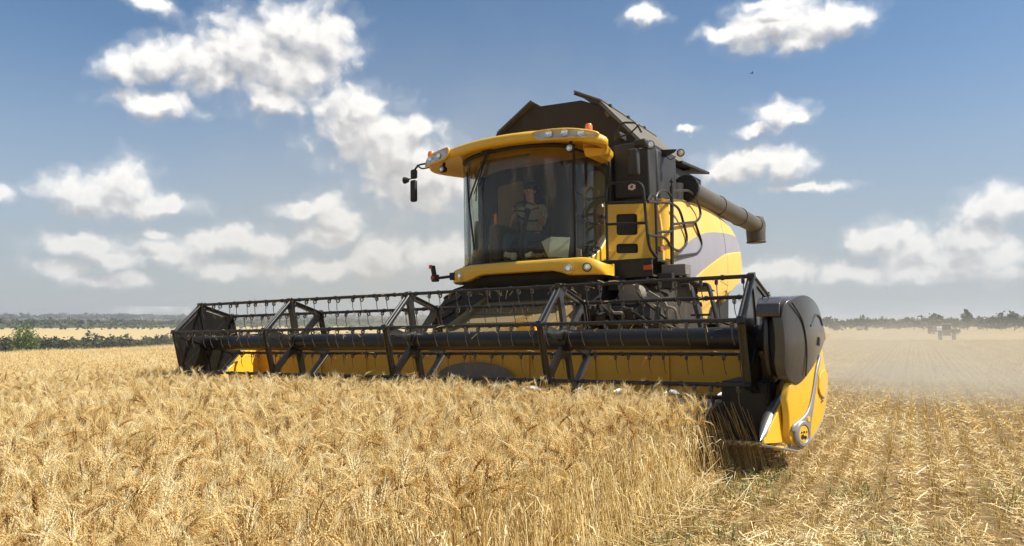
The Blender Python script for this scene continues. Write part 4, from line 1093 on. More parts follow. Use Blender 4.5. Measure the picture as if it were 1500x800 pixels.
# lamp clusters let into the roof front
def cluster(pts_top, pts_bot, name):
    n = len(pts_top)
    fr_ = []; bk = []
    for (a, b) in zip(pts_top, pts_bot):
        fr_.append(a); bk.append(b)
    loop = spline([*pts_top, *pts_bot[::-1]], 4, True)
    c = np.mean(np.array(loop), 0)
    rings = [[tuple(np.array(p) + np.array((0, .05, 0))) for p in loop], [tuple(p) for p in loop], [tuple(c + (np.array(p) - c) * .88 + np.array((0, -.012, 0))) for p in loop], [tuple(c + (np.array(p) - c) * .3 + np.array((0, -.018, 0))) for p in loop]]
    m = MB(); m.loft(rings); o = m.build(name, 'lens', roof, angle=60)
    m = MB(); m.tube([tuple(c + (np.array(p) - c) * 1.05 + np.array((0, .006, 0))) for p in loop], .014, 6, closed=True); m.build('lamp_bezel', 'yellow', o)
    return o, c
cl, c1 = cluster([(.45, 1.768, 3.562), (.70, 1.780, 3.568), (.95, 1.852, 3.552), (1.18, 1.975, 3.505)], [(.52, 1.765, 3.475), (.72, 1.78, 3.455), (.95, 1.85, 3.45), (1.17, 1.98, 3.455)], 'work_lamp')
for (x, y, z) in ((.66, 1.765, 3.52), (.86, 1.80, 3.513), (1.04, 1.89, 3.497)):
    MB().lathe([(.0, 0), (.045, .004), (.042, .012), (.02, .004), (0, .002)], (x, y, z), (.25, -1, 0), 16).build('reflector', 'reflector', cl)
cl2, c2 = cluster([(-1.40, 1.955, 3.50), (-1.28, 1.885, 3.535), (-1.10, 1.825, 3.56), (-.92, 1.79, 3.57)], [(-1.41, 1.95, 3.42), (-1.28, 1.875, 3.42), (-1.10, 1.82, 3.43), (-.95, 1.785, 3.45)], 'work_lamp')
for (x, y, z) in ((-1.28, 1.865, 3.48), (-1.08, 1.80, 3.49)):
    MB().lathe([(.0, 0), (.040, .004), (.038, .012), (.02, .004), (0, .002)], (x, y, z), (-.3, -1, 0), 16).build('reflector', 'reflector', cl2)
# small round lamps hanging below roof and in the bumper
def rlamp(c, r, parent, ax=(0, -1, 0), body='dark', name='round_lamp'):
    m = MB(); m.lathe([(0, -.07), (r * .7, -.06), (r * 1.08, -.01), (r * 1.10, .012), (r * .96, .014)], c, ax, 22); o = m.build(name, body, parent)
    MB().lathe([(r * .95, .006), (r * .8, .016), (r * .4, .022), (0, .024)], c, ax, 22).build('lens', 'lens', o)
    MB().lathe([(0, .015), (r * .5, .016), (r * .45, .030), (0, .032)], c, ax, 16).build('bulb_cap', 'reflector', o)
    return o
rlamp((.86, 1.93, 3.345), .052, cab); MB().box((.86, 1.97, 3.41), (.03, .03, .08)).build('lamp_bracket', 'dark', cab)
rlamp((-1.13, 1.95, 3.345), .048, cab, (-.3, -1, 0)); MB().box((-1.13, 1.99, 3.41), (.03, .03, .08)).build('lamp_bracket', 'dark', cab)
# beacons
for (x, y, z) in ((.95, 2.30, 3.60), (-1.40, 2.05, 3.53)):
    b = MB().lathe([(.05, 0), (.05, .035), (0, .036)], (x, y, z), n=20).build('beacon', 'dark', roof)
    MB().lathe([(.046, .034), (.049, .06), (.046, .10), (.034, .122), (0, .128)], (x, y, z), n=20).build('beacon_dome', 'amber', b, label='orange warning light')
# bumper band under the windshield
bp = [(-1.22, 2.80), (-1.16, 2.30), (-1.04, 2.08), (-.72, 1.96), (-.15, 1.91), (.45, 1.94), (.95, 1.98), (1.17, 2.08), (1.20, 2.30), (1.16, 2.45)]
bp = spline(bp, 5)
def brow(inset, zf):
    return [(x * (1 - inset * .25) , y + inset * .35, zf(x)) for x, y in bp]
def ztop(x): return 1.985 - .05 * max(0, (-x - .7) / .4) - .085 * max(0, (x - .95) / .25) ** 2
def zbot(x):
    e = max(0, min(1, (-x - .50) / .25)); e2 = max(0, min(1, (x - .60) / .2)); return 1.835 - .075 * e - .07 * e2
bm_ = MB()
outer = [[(x, y + .02, ztop(x)) for x, y in bp], [(x, y - .004, ztop(x) - .018) for x, y in bp], [(x, y - .014, (ztop(x) + zbot(x)) / 2) for x, y in bp], [(x, y + .0, zbot(x) + .014) for x, y in bp], [(x, y + .03, zbot(x)) for x, y in bp], [(x * .97, y + .14, zbot(x) + .02) for x, y in bp], [(x * .97, y + .14, ztop(x)) for x, y in bp]]
outer.append(outer[0])
n = len(bp); vs = [p for g in outer[:-1] for p in g]; fs = []
for i in range(7):
    j = (i + 1) % 7
    for k in range(n - 1): fs.append((i * n + k, i * n + k + 1, j * n + k + 1, j * n + k))
fs.append(tuple(i * n for i in range(7))); fs.append(tuple(i * n + n - 1 for i in range(7))[::-1])
bm_.add(vs, fs); bumper = bm_.build('cab_bumper', 'yellow', cab, angle=50)
for (x, y, r, a) in ((-.87, 1.995, .058, (-.35, -1, 0)), (.80, 1.945, .066, (.1, -1, 0)), (1.03, 1.985, .052, (.45, -1, 0))):
    rlamp((x, y, 1.855 if x > 0 else 1.85), r, bumper, a, 'yellow' if x != 1.03 else 'dark', 'headlamp')
MB().tube([(-.80, 1.96, 1.765), (-.80, 1.95, 1.735), (-.76, 1.95, 1.73)], .012, 6).build('tow_eye', 'dark', bumper)
# underside
ub = MB(); ub.loft([[(x * .96, y + .05, 1.80) for x, y in bp] + [(1.1, 3.0, 1.80), (-1.2, 3.0, 1.80)], [(x * .80 - .03, y + .12, 1.70) for x, y in bp] + [(.95, 3.0, 1.70), (-1.0, 3.0, 1.70)], [(x * .74 - .03, y + .2, 1.66) for x, y in bp] + [(.9, 3.0, 1.64), (-.9, 3.0, 1.64)]])
ub.build('cab_underframe', 'dark', cab, bevel=.01)
MB().box((-.05, 2.5, 1.86), (2.1, .9, .10)).build('floor_frame', 'dark', cab)
# wipers
def wip(pts, r): return MB().tube(pts, r, 6)
wp = wip([(-.40, 1.99, 3.50), (-.55, 2.00, 3.25), (-.80, 2.10, 2.87)], .012).build('wiper', 'dark', cab)
wip([(-.36, 1.99, 3.50), (-.50, 1.995, 3.25), (-.66, 2.03, 2.95)], .007).build('wiper_link', 'dark', wp)
wip([(-.84, 2.13, 3.30), (-.82, 2.13, 2.9), (-.70, 2.08, 2.20)], .013).build('wiper_blade', 'dark', wp)
MB().box((-.41, 2.0, 3.505), (.16, .05, .05)).build('wiper_motor', 'dark', wp, bevel=.01)
wp = wip([(-.42, 2.005, 3.48), (-.60, 2.01, 3.05), (-.62, 2.02, 2.85)], .008).build('wiper', 'dark', cab)
# door handle and grab, chains
MB().box((.895, 2.80, 2.60), (.03, .10, .05)).build('door_handle', 'dark', cab, bevel=.008)
MB().lathe([(0, 0), (.022, .001), (.02, .006), (0, .007)], (.882, 2.80, 2.74), (1, 0, 0), 16).build('round_sticker', 'white_sticker', cab)
MB().prism([(.735, 2.03), (.80, 2.03), (.80, 2.12), (.735, 2.14)], 1, 2.29, 2.31).build('hinge_plate', 'grey_box', cab)
def chain(a, b, sag):
    m = MB(); a = Vector(a); b = Vector(b); n = 24
    P_ = [a.lerp(b, i / n) - Vector((0, 0, sag * 4 * (i / n) * (1 - i / n))) for i in range(n + 1)]
    for i in range(n):
        c = (P_[i] + P_[i + 1]) / 2; d = (P_[i + 1] - P_[i]); L = d.length * .72; d.normalize()
        u = d.cross(Vector((0, 0, 1))).normalized(); v = d.cross(u)
        uu = u if i % 2 else v
        m.tube([c + d * L * math.cos(t) + uu * .010 * math.sin(t) for t in [2 * PI * k / 8 for k in range(8)]], .0035, 4, closed=True)
    o = m.build('safety_chain', 'dark', H); o['kind'] = 'stuff'; return o
chain((.76, 2.30, 2.86), (.96, 2.74, 2.86), .06); chain((.76, 2.30, 2.58), (.96, 2.74, 2.52), .08)
# ---- mirrors -----------------------------------------------------------------
ma = MB().tube(fillet([(-1.36, 2.08, 3.50), (-1.66, 2.08, 3.50), (-1.74, 2.08, 3.42), (-1.74, 2.08, 3.36)], .06), .014, 8).build('mirror_arm', 'rail', H)
MB().tube(fillet([(-1.40, 2.10, 3.44), (-1.62, 2.10, 3.44), (-1.68, 2.08, 3.50)], .04), .011, 8).build('arm_stay', 'rail', ma)
MB().box((-1.74, 2.08, 3.375), (.10, .07, .14)).build('wide_mirror', 'dark', ma, bevel=.03, seg=3)
MB().box((-1.745, 2.08, 3.13), (.105, .07, .32)).build('long_mirror', 'dark', ma, bevel=.03, seg=3)
rlamp((-1.93, 2.10, 3.31), .045, ma, (-1, -.2, 0)); MB().tube([(-1.74, 2.08, 3.32), (-1.90, 2.09, 3.31)], .010, 6).build('lamp_stalk', 'rail', ma)
mb_ = MB().tube(fillet([(1.20, 2.55, 3.60), (1.30, 2.55, 3.74), (1.48, 2.60, 3.72), (1.52, 2.66, 3.60)], .05), .014, 8).build('mirror_arm', 'rail', H)
MB().tube([(1.22, 2.58, 3.56), (1.38, 2.62, 3.60), (1.50, 2.64, 3.70)], .011, 6).build('arm_stay', 'rail', mb_)
MB().box((1.20, 2.72, 3.60), (.10, .2, .1)).build('arm_foot', 'dark', mb_, bevel=.02)
MB().box((1.45, 2.80, 3.50), (.19, .12, .10)).build('wide_mirror', 'tank', mb_, bevel=.035, seg=3)
MB().box((1.36, 2.74, 3.25), (.17, .09, .36)).build('long_mirror', 'tank', mb_, bevel=.035, seg=3)
rlamp((1.53, 2.92, 3.49), .055, mb_, (.55, -1, 0)); MB().tube([(1.40, 2.85, 3.44), (1.50, 2.95, 3.46)], .012, 6).build('lamp_stalk', 'rail', mb_)
br = MB().hexa([(1.42, 3.60, 3.48), (1.62, 3.55, 3.51), (1.62, 3.60, 3.51), (1.42, 3.72, 3.48)], [(1.42, 3.60, 3.58), (1.66, 3.55, 3.545), (1.66, 3.60, 3.545), (1.42, 3.72, 3.58)]).build('lamp_bracket', 'tank', H, bevel=.004)
rlamp((1.70, 3.62, 3.50), .05, br, (.6, -1, -.3))
MB().tube(spline([(1.48, 3.6, 3.50), (1.56, 3.6, 3.42), (1.64, 3.6, 3.46)], 4), .006, 5).build('lamp_cable', 'dark', br)
# small warning sticker (red figure on white)
wsn = MB().prism([(1.13, 2.98), (1.18, 2.96), (1.23, 2.98), (1.23, 3.03), (1.18, 3.05), (1.13, 3.03)], 1, 3.105, 3.117).build('warning_sticker', 'white_sticker', H)
MB().prism([(1.165, 2.985), (1.195, 2.985), (1.205, 3.025), (1.18, 3.035), (1.16, 3.01)], 1, 3.100, 3.104).build('sticker_print', 'red', wsn)
# left front marker arm beside the bumper
mk = MB().tube([(-1.12, 2.08, 1.86), (-1.32, 2.08, 1.85)], .02, 8).build('marker_arm', 'dark', H)
MB().box((-1.37, 2.08, 1.85), (.10, .06, .10)).build('marker_box', 'dark', mk, bevel=.01)
MB().box((-1.385, 2.04, 1.855), (.055, .02, .05)).build('marker_lens', 'orange', mk)
MB().box((-1.40, 2.08, 1.96), (.06, .05, .14), Matrix.Rotation(-.2, 3, 'Y')).build('marker_plate', 'dark', mk, bevel=.012)
MB().box((-1.42, 2.04, 2.01), (.045, .02, .05)).build('marker_lens', 'orange', mk)
# ---- platform, rails and ladder ---------------------------------------------------
pf = MB(); pf.prism([(.90, 2.0), (1.58, 1.965), (1.58, 1.76), (.90, 1.74)], 1, 2.72, 2.76)
pf.box((1.22, 3.0, 1.98), (.72, .55, .03))
plat = pf.build('platform', 'dark', H, bevel=.006)
MB().box((1.53, 2.71, 1.87), (.12, .02, .06)).build('reflector', 'orange', plat, bevel=.003)
MB().box((1.78, 3.05, 1.84), (.32, .22, .14)).build('step_box', 'grey_box', plat, bevel=.008)
MB().hexa([(1.60, 3.1, 1.70), (1.95, 3.1, 1.70), (1.95, 4.2, 1.60), (1.60, 4.2, 1.60)], [(1.60, 3.1, 1.76), (1.95, 3.1, 1.76), (1.80, 4.2, 1.70), (1.60, 4.2, 1.70)]).build('fender', 'dark', H, bevel=.02, seg=3)
rng = Random = random.Random(8)
# cluttered plumbing under the platform
pl = MB()
for i in range(26):
    x = rng.uniform(.85, 1.75); y = rng.uniform(2.3, 3.0); z = rng.uniform(1.0, 1.7)
    pl.box((x, y, z), (rng.uniform(.05, .3), rng.uniform(.05, .3), rng.uniform(.04, .2)), Matrix.Rotation(rng.uniform(-.6, .6), 3, 'X'))
pl.build('valve_block', 'dark', H, bevel=.006)['kind'] = 'stuff'
for i in range(9):
    x = rng.uniform(.9, 1.7); z = rng.uniform(1.15, 1.65)
    m = MB().tube(spline([(x, 2.35, z), (x + rng.uniform(.1, .3), 2.22, z - .15), (x + rng.uniform(.2, .5), 2.25, z - rng.uniform(.1, .4)), (x + rng.uniform(.1, .6), 2.5, z - rng.uniform(.3, .6))], 6), rng.uniform(.012, .022), 8)
    m.build('hydraulic_hose', 'dark' if i % 3 else 'grey_box', H)
cv = MB().loft([[(1.35 + r_ * math.cos(t) * 1.2, y, 1.53 + r_ * math.sin(t)) for t in [2 * PI * k / 14 for k in range(14)]] for (y, r_) in ((2.5, .02), (2.52, .13), (2.8, .15), (2.82, .02))])
cv.build('dusty_canister', 'grey_box', H)
for dx in (0, .22):
    MB().tube(fillet([(1.95 + dx, 2.75, 1.62), (2.08 + dx, 2.70, 1.62), (2.16 + dx, 2.6, 1.35), (2.26 + dx, 2.55, .95)], .15), .026, 8).build('ladder_rail', 'rail', H)
for i in range(3):
    MB().box((2.20 + .03 * i, 2.62, 1.45 - .2 * i), (.24, .12, .025)).build('ladder_step', 'dark', H, bevel=.004)
r0 = .019
def rl(pts, rad=.06, r=r0, closed=False, name='hand_rail'):
    MB().tube(fillet(pts, rad, 5, closed), r, 9, closed=closed).build(name, 'rail', H)
rl([(.955, 2.75, 1.80), (.965, 2.75, 3.02), (1.48, 2.75, 2.985), (1.53, 2.75, 2.15), (1.56, 2.9, 2.02)], .13)
rl([(.96, 2.75, 2.755), (1.50, 2.75, 2.715)]); rl([(.96, 2.75, 2.475), (1.515, 2.75, 2.445)])
X6 = 1.60
rl([(X6, 3.40, 1.80), (X6, 3.50, 3.03)], r=.026, name='gate_post')
MB().lathe([(.012, 0), (.012, .05), (.03, .055), (.03, .075), (.015, .085), (.015, .10), (0, .11)], (X6, 3.51, 3.03), n=12).build('post_latch', 'rail', H)
rl([(X6, 3.50, 2.965), (X6, 4.28, 3.09), (X6, 4.62, 2.98), (X6, 4.78, 2.80), (X6, 4.55, 2.66), (X6, 3.46, 2.50)], .22)
rl([(X6, 4.46, 2.65), (X6, 4.78, 2.34), (X6, 4.55, 2.19), (X6, 3.42, 2.05)], .2)
rl([(X6, 2.60, 2.685), (X6, 3.45, 2.79), (X6, 3.80, 2.76), (X6, 4.07, 2.40), (X6, 4.03, 2.28), (X6, 3.74, 2.15), (X6, 3.42, 2.17), (X6, 3.18, 2.30), (X6, 2.58, 2.26)], .16)
rl([(X6, 2.58, 2.26), (X6, 2.60, 2.10), (X6, 2.86, 2.0)], .1)
rl([(X6, 2.86, 1.95), (X6, 2.87, 2.79), (X6, 3.05, 2.90), (X6, 3.32, 2.94), (X6, 3.50, 2.86)], .12)
rl([(X6, 2.60, 2.70), (X6, 2.70, 2.80), (X6, 2.90, 2.79), (X6, 2.95, 2.70)], .06, .014)
rl([(X6, 2.86, 2.33), (X6, 3.45, 2.40)])
MB().box((1.60, 2.98, 2.12), (.06, .07, .07)).build('reflector', 'orange', H, bevel=.004)
MB().box((1.60, 2.92, 2.12), (.05, .05, .06)).build('rail_clamp', 'rail', H, bevel=.004)

# ------------------------------------------------------------------ things on the machine
def H2W(p): return HM @ Vector(p)
def on_machine(name, p):
    o = empty(name); o.matrix_world = HM @ Matrix.Translation(Vector(p)); return o
fe = on_machine('fire_extinguisher', (1.62, 4.05, 1.14))
thing(fe, 'red fire extinguisher strapped under the platform behind the reel', 'fire extinguisher')
MB().lathe([(.0, 0), (.07, 0), (.075, .02), (.075, .36), (.055, .42), (.025, .44), (0, .44)], (0, 0, 0), n=20).build('cylinder', 'red', fe)
MB().lathe([(.022, .43), (.022, .49), (0, .49)], (0, 0, 0), n=12).build('valve', 'steel', fe)
MB().box((.03, 0, .51), (.14, .03, .03), Matrix.Rotation(-.3, 3, 'Y')).build('handle', 'red', fe, bevel=.005)
MB().tube([(.03, 0, .46), (.11, 0, .40), (.10, 0, .15)], .012, 6).build('hose', 'dark', fe)
MB().lathe([(.079, .0), (.079, .12), (.076, .125)], (0, 0, 0), n=20).build('bracket', 'grey_box', fe)
# dashboard clutter
def paper(name, c, d, rot, label, cat, mat='paper', grp=None):
    o = MB().box((0, 0, 0), d).build(name, mat, None, bevel=.002); o.matrix_world = HM @ Matrix.Translation(Vector(c)) @ rot
    return thing(o, label, cat, grp)
RX = lambda a: Matrix.Rotation(a, 4, 'X'); RY = lambda a: Matrix.Rotation(a, 4, 'Y'); RZ = lambda a: Matrix.Rotation(a, 4, 'Z')
paper('paper_sheet', (.50, 2.27, 2.165), (.26, .004, .28), RZ(.35) @ RX(-.25) @ RY(.08), 'large pale green paper sheet leaning on the right of the windscreen', 'paper')
paper('paper_sheet', (.37, 2.24, 2.155), (.12, .004, .27), RZ(.2) @ RX(-.15) @ RY(-.45), 'narrow tilted paper strip in front of the large sheet', 'paper')
paper('paper_sheet', (-.93, 2.33, 2.10), (.16, .004, .17), RZ(-.9) @ RY(.05), 'small paper taped in the lower left corner of the windscreen', 'paper')
def cup(c, label, mat='paper', r=.04, h=.09, lay=False):
    o = MB().lathe([(r * .8, 0), (r, h), (r * .92, h + .002), (r * .75, .008), (0, .008)], (0, 0, 0), n=16).build('cup', mat, None)
    o.matrix_world = HM @ Matrix.Translation(Vector(c)) @ (RY(1.4) if lay else RZ(0)); return thing(o, label, 'cup')
cup((.08, 2.14, 2.07), 'white cup lying on its side on the dashboard shelf', lay=True)
cup((-.10, 2.12, 2.03), 'small pale cup standing left of the lying one')
bx = MB().box((0, 0, 0), (.16, .09, .07)).build('box', 'white_dull', None, bevel=.008); bx.matrix_world = HM @ Matrix.Translation(Vector((-.16, 2.14, 2.09))) @ RZ(.3) @ RY(.3)
thing(bx, 'small white box tipped over beside the cups on the shelf', 'box')
g_ = MB()
for i in range(9):
    g_.loft([[(.02 * i + .03 * math.cos(t) * q, .03 * math.sin(t) * q, .03 * s_ + .008 * math.sin(i * 1.7)) for t in [2 * PI * k / 8 for k in range(8)]] for (s_, q) in ((-.8, .4), (0, 1), (.8, .4))])
cl_ = g_.build('cloth', 'purple', None, angle=80); cl_.matrix_world = HM @ Matrix.Translation(Vector((.16, 2.17, 2.06)))
thing(cl_, 'crumpled dark purple cloth between cup and paper', 'cloth')

# ------------------------------------------------------------------ driver
def skinned(name, chain_, mat, parent, sub=2):
    """chain_: dict name -> (pos, (rx, ry), parent name or None)"""
    names = list(chain_); idx = {n: i for i, n in enumerate(names)}
    me = bpy.data.meshes.new(name)
    me.from_pydata([chain_[n][0] for n in names], [(idx[chain_[n][2]], idx[n]) for n in names if chain_[n][2]], [])
    o = bpy.data.objects.new(name, me); COL.objects.link(o)
    md = o.modifiers.new('skin', 'SKIN'); md.use_smooth_shade = True
    sv = me.skin_vertices[0].data
    for n in names:
        rr = chain_[n][1]; sv[idx[n]].radius = (rr, rr) if isinstance(rr, (int, float)) else rr
        sv[idx[n]].use_root = chain_[n][2] is None
    s2_ = o.modifiers.new('sub', 'SUBSURF'); s2_.levels = sub; s2_.render_levels = sub
    me.materials.append(M[mat]); o.parent = parent; return o
dp = (-.24, 2.82, 2.30)
D = on_machine('person', dp)
thing(D, 'driver in a grey-green t-shirt holding the steering wheel in the cab', 'person')
tor = dict(pelvis=((0, .02, .10), (.15, .12), None), belly=((0, .03, .24), (.145, .11), 'pelvis'), chest=((0, .03, .42), (.165, .12), 'belly'),
           neck0=((0, .02, .56), (.075, .07), 'chest'), neck=((0, .01, .62), (.055, .055), 'neck0'), jaw=((0, -.01, .68), (.062, .07), 'neck'), head=((0, .0, .76), (.078, .095), 'jaw'), crown=((0, .01, .82), (.06, .07), 'head'))
for s, n_ in ((-1, 'l'), (1, 'r')):
    hx = .14 + .16 * s * 1.0  # hand on the wheel rim
    tor.update({n_ + 'sh': ((s * .18, .02, .50), .062, 'chest'), n_ + 'ua': ((s * .235, -.04, .38), .050, n_ + 'sh'), n_ + 'el': ((s * .25, -.10, .26), .043, n_ + 'ua'),
                n_ + 'fa': ((s * .21 + .06, -.22, .33), .036, n_ + 'el'), n_ + 'wr': ((.14 + s * .18, -.31, .41), .026, n_ + 'fa'), n_ + 'ha': ((.14 + s * .175, -.35, .45), (.034, .020), n_ + 'wr')})
    tor.update({n_ + 'hip': ((s * .09, -.04, .06), .085, 'pelvis'), n_ + 'kn': ((s * .13, -.42, .08), .062, n_ + 'hip'), n_ + 'sn': ((s * .13, -.44, -.12), .050, n_ + 'kn'), n_ + 'an': ((s * .13, -.42, -.28), .036, n_ + 'sn'), n_ + 'ft': ((s * .13, -.52, -.295), .034, n_ + 'an')})
body = skinned('body', tor, 'skin', D)
sh_ = dict(a=((0, .02, .12), (.165, .135), None), b=((0, .03, .26), (.16, .125), 'a'), c=((0, .03, .43), (.18, .135), 'b'), d=((0, .02, .545), (.095, .085), 'c'))
for s, n_ in ((-1, 'l'), (1, 'r')):
    sh_.update({n_ + '1': ((s * .185, .02, .50), .074, 'c'), n_ + '2': ((s * .235, -.03, .40), .066, n_ + '1'), n_ + '3': ((s * .243, -.06, .34), .062, n_ + '2')})
skinned('t_shirt', sh_, 'shirt', D)
tr_ = dict(p=((0, .02, .07), (.16, .13), None))
for s, n_ in ((-1, 'l'), (1, 'r')):
    tr_.update({n_ + '1': ((s * .09, -.05, .06), .097, 'p'), n_ + '2': ((s * .13, -.42, .08), .074, n_ + '1'), n_ + '3': ((s * .13, -.44, -.12), .062, n_ + '2'), n_ + '4': ((s * .13, -.42, -.25), .052, n_ + '3')})
skinned('trousers', tr_, 'jeans', D)
skinned('hair', dict(a=((0, .03, .80), (.078, .085), None), b=((0, .0, .855), (.060, .070), 'a'), c=((0, .07, .74), (.055, .04), 'a')), 'hair', D)
for s in (-1, 1):
    MB().lathe([(.0, -.004), (.012, 0), (.008, .006), (0, .008)], (s * .030, -.090, .765), (0, -1, 0), 10).build('eye', 'eye', D)
    MB().lathe([(.0, -.01), (.022, 0), (.018, .012), (0, .012)], (s * .078, .005, .75), (s, 0, 0), 10).build('ear', 'skin', D)
    hc_ = Vector((.14 + s * .175, -.36, .46))
    for k in range(4):
        a0 = hc_ + Vector((s * (.018 - .012 * k) * 1.0, -.010, .010 + .004 * k))
        MB().tube(spline([a0 + Vector((0, .01, 0)), a0 + Vector((0, -.028, .008)), a0 + Vector((0, -.040, -.012)), a0 + Vector((0, -.026, -.028))], 3), [.0085] * 9 + [.006], 6).build('finger', 'skin', D)
    MB().tube([hc_ + Vector((-s * .030, .012, 0)), hc_ + Vector((-s * .042, -.008, -.006)), hc_ + Vector((-s * .036, -.026, -.012))], [.011, .010, .007], 6).build('thumb', 'skin', D)
MB().loft([[(w_ * math.cos(t), y + w_ * .4 * math.sin(t), z) for t in [2 * PI * k / 8 for k in range(8)]] for (y, z, w_) in ((-.088, .775, .004), (-.102, .745, .012), (-.096, .733, .015), (-.088, .730, .006))]).build('nose', 'skin', D)
MB().box((0, -.083, .700), (.045, .008, .008)).build('mouth', 'red', D, bevel=.003)

rs_ = random.Random(21)
cs = MB()
for i in range(420):
    if i < 300:
        k = rs_.choice([0, 1, 2, 4, 5]); y, z = hexv(k); x = rs_.uniform(-3.4, 3.4); p = Vector((x, y + rs_.uniform(-.02, .02), z - rs_.uniform(-.02, .05)))
    else:
        p = Vector((rs_.uniform(-3.4, 3.4), rs_.uniform(-.07, .0), 1.007 + rs_.uniform(.05, .09)))
    L = rs_.uniform(.02, .10); dd = Vector((rs_.uniform(-1, 1), rs_.uniform(-.5, .5), rs_.uniform(-1, .3))).normalized() * L
    cs.tube([p, p + dd * .5 + Vector((0, 0, .004)), p + dd], .0022, 4)
M['straw_bit'] = simple('straw_bit', Base_Color=(.62, .44, .19), Roughness=.7)
o = cs.build('caught_straw', 'straw_bit', H, fix=False); o['kind'] = 'stuff'

# ------------------------------------------------------------------ crop
def straw_mat(name, stops, spread=.35, trans=.3, patch=0.25):
    m, q = new_mat(name)
    at = q.new('ShaderNodeAttribute', attribute_name='tone')
    oi = q.new('ShaderNodeObjectInfo')
    pos = q.new('ShaderNodeNewGeometry').outputs['Position']
    pn = q.math('SUBTRACT', q.noise(pos, 0.9, 3, .6), .5)
    f = q.math('ADD', at.outputs['Fac'], q.math('MULTIPLY_ADD', oi.outputs['Random'], spread, -spread / 2))
    f = q.math('ADD', f, q.math('MULTIPLY', pn, patch), clamp=True)
    col = q.ramp(f, stops)
    d = principled(q, Base_Color=col, Roughness=0.5); d.inputs['Specular IOR Level'].default_value = .35
    tl = q.new('ShaderNodeBsdfTranslucent'); q.l.new(q.mix(1.0, col, (1.0, 0.95, 0.80), 'MULTIPLY'), tl.inputs[0])
    mx = q.new('ShaderNodeMixShader'); mx.inputs[0].default_value = trans
    q.l.new(d.outputs[0], mx.inputs[1]); q.l.new(tl.outputs[0], mx.inputs[2])
    return finish(m, q, mx.outputs[0])
M['wheat'] = straw_mat('ripe_wheat', [(0.0, (0.30, 0.14, 0.035)), (0.25, (0.62, 0.385, 0.125)), (0.55, (0.86, 0.65, 0.285)), (0.85, (0.94, 0.78, 0.42)), (1.0, (0.96, 0.87, 0.58))], trans=.42)
M['straw'] = straw_mat('cut_straw', [(0.0, (0.24, 0.14, 0.045)), (0.3, (0.46, 0.30, 0.11)), (0.6, (0.72, 0.52, 0.20)), (0.85, (0.88, 0.70, 0.34)), (1.0, (0.94, 0.83, 0.52))], .2, .2, .5)
M['weed'] = straw_mat('green_weed', [(0.0, (0.05, 0.09, 0.02)), (0.6, (0.14, 0.19, 0.05)), (1.0, (0.35, 0.34, 0.14))], .3, .3)

class NB:
    def __init__(s): s.V = []; s.Q = []; s.Tt = []; s.A = []; s.n = 0
    def add(s, v, q=None, t=None, tone=.5):
        v = np.asarray(v, float).reshape(-1, 3)
        if q is not None and len(q): s.Q.append(np.asarray(q) + s.n)
        if t is not None and len(t): s.Tt.append(np.asarray(t) + s.n)
        s.V.append(v); s.A.append(np.broadcast_to(np.asarray(tone, float), (len(v),))); s.n += len(v)
    def mesh(s, name, mat):
        F = []
        if s.Q: F.append(np.vstack(s.Q))
        if s.Tt: F.append(np.vstack(s.Tt))
        return np_mesh(name, np.vstack(s.V), F, {'tone': np.concatenate(s.A)}, mat)
def nframe(d):
    d = d / np.linalg.norm(d); u = np.cross(d, [0, 0, 1.0]) if abs(d[2]) < .95 else np.cross(d, [1.0, 0, 0])
    u /= np.linalg.norm(u); return d, u, np.cross(d, u)
def ntube(nb, P, r, tone, n=3):
    P = np.asarray(P, float); m = len(P); rr = np.broadcast_to(r, (m,))
    vs = []
    for i in range(m):
        d = P[min(i + 1, m - 1)] - P[max(i - 1, 0)]; d, u, v = nframe(d)
        for k in range(n): vs.append(P[i] + (u * math.cos(2 * PI * k / n) + v * math.sin(2 * PI * k / n)) * rr[i])
    q = [(i * n + k, i * n + (k + 1) % n, (i + 1) * n + (k + 1) % n, (i + 1) * n + k) for i in range(m - 1) for k in range(n)]
    nb.add(vs, q, tone=tone)
def strip_(nb, P, w_, side, tone):
    P = np.asarray(P, float); m = len(P); ww = np.broadcast_to(w_, (m,))
    vs = []
    for i in range(m): vs += [P[i] - side * ww[i], P[i] + side * ww[i]]
    nb.add(vs, [(2 * i, 2 * i + 1, 2 * i + 3, 2 * i + 2) for i in range(m - 1)], tone=tone)
def ear(nb, rs, P, tone, detail=2):
    """P: 10 points along the ear axis"""
    m = len(P)
    for i in range(m - 1):
        d, u, v = nframe(P[i + 1] - P[i])
        sc = (0.72, 1, 1.08, 1.08, 1.05, 1, .95, .88, .75, .55)[min(i, 9)]
        for sgn in (-1, 1):
            out = u * sgn * math.cos(.5 * (i % 2)) + v * math.sin(.5 * (i % 2)) * sgn
            base = P[i] + out * .0015
            tip = base + d * .0135 * sc + out * .0050 * sc
            mid = base + d * .0065 * sc + out * .0048 * sc
            _, a, b = nframe(tip - base)
            w_ = .0030 * sc
            ring = [mid + a * w_, mid + b * w_ * 1.15, mid - a * w_, mid - b * w_ * 1.15]
            tt = np.clip(tone + rs.uniform(-.10, .10), 0, 1)
            nb.add([base, *ring, tip], t=[(0, 2, 1), (0, 3, 2), (0, 4, 3), (0, 1, 4), (5, 1, 2), (5, 2, 3), (5, 3, 4), (5, 4, 1)], tone=tt)
            for rep in range(1 if rs.rand() < .75 else 2):
                L = rs.uniform(.025, .06); dd = (d * .95 + out * rs.uniform(.15, .6) + rs.normal(0, .12, 3)); e = tip + dd * L
                s_ = np.cross(dd, rs.normal(size=3)); s_ = s_ / np.linalg.norm(s_) * .0009
                nb.add([tip - s_, tip + s_, e], t=[(0, 1, 2)], tone=min(1, tone + rs.uniform(.05, .35)))
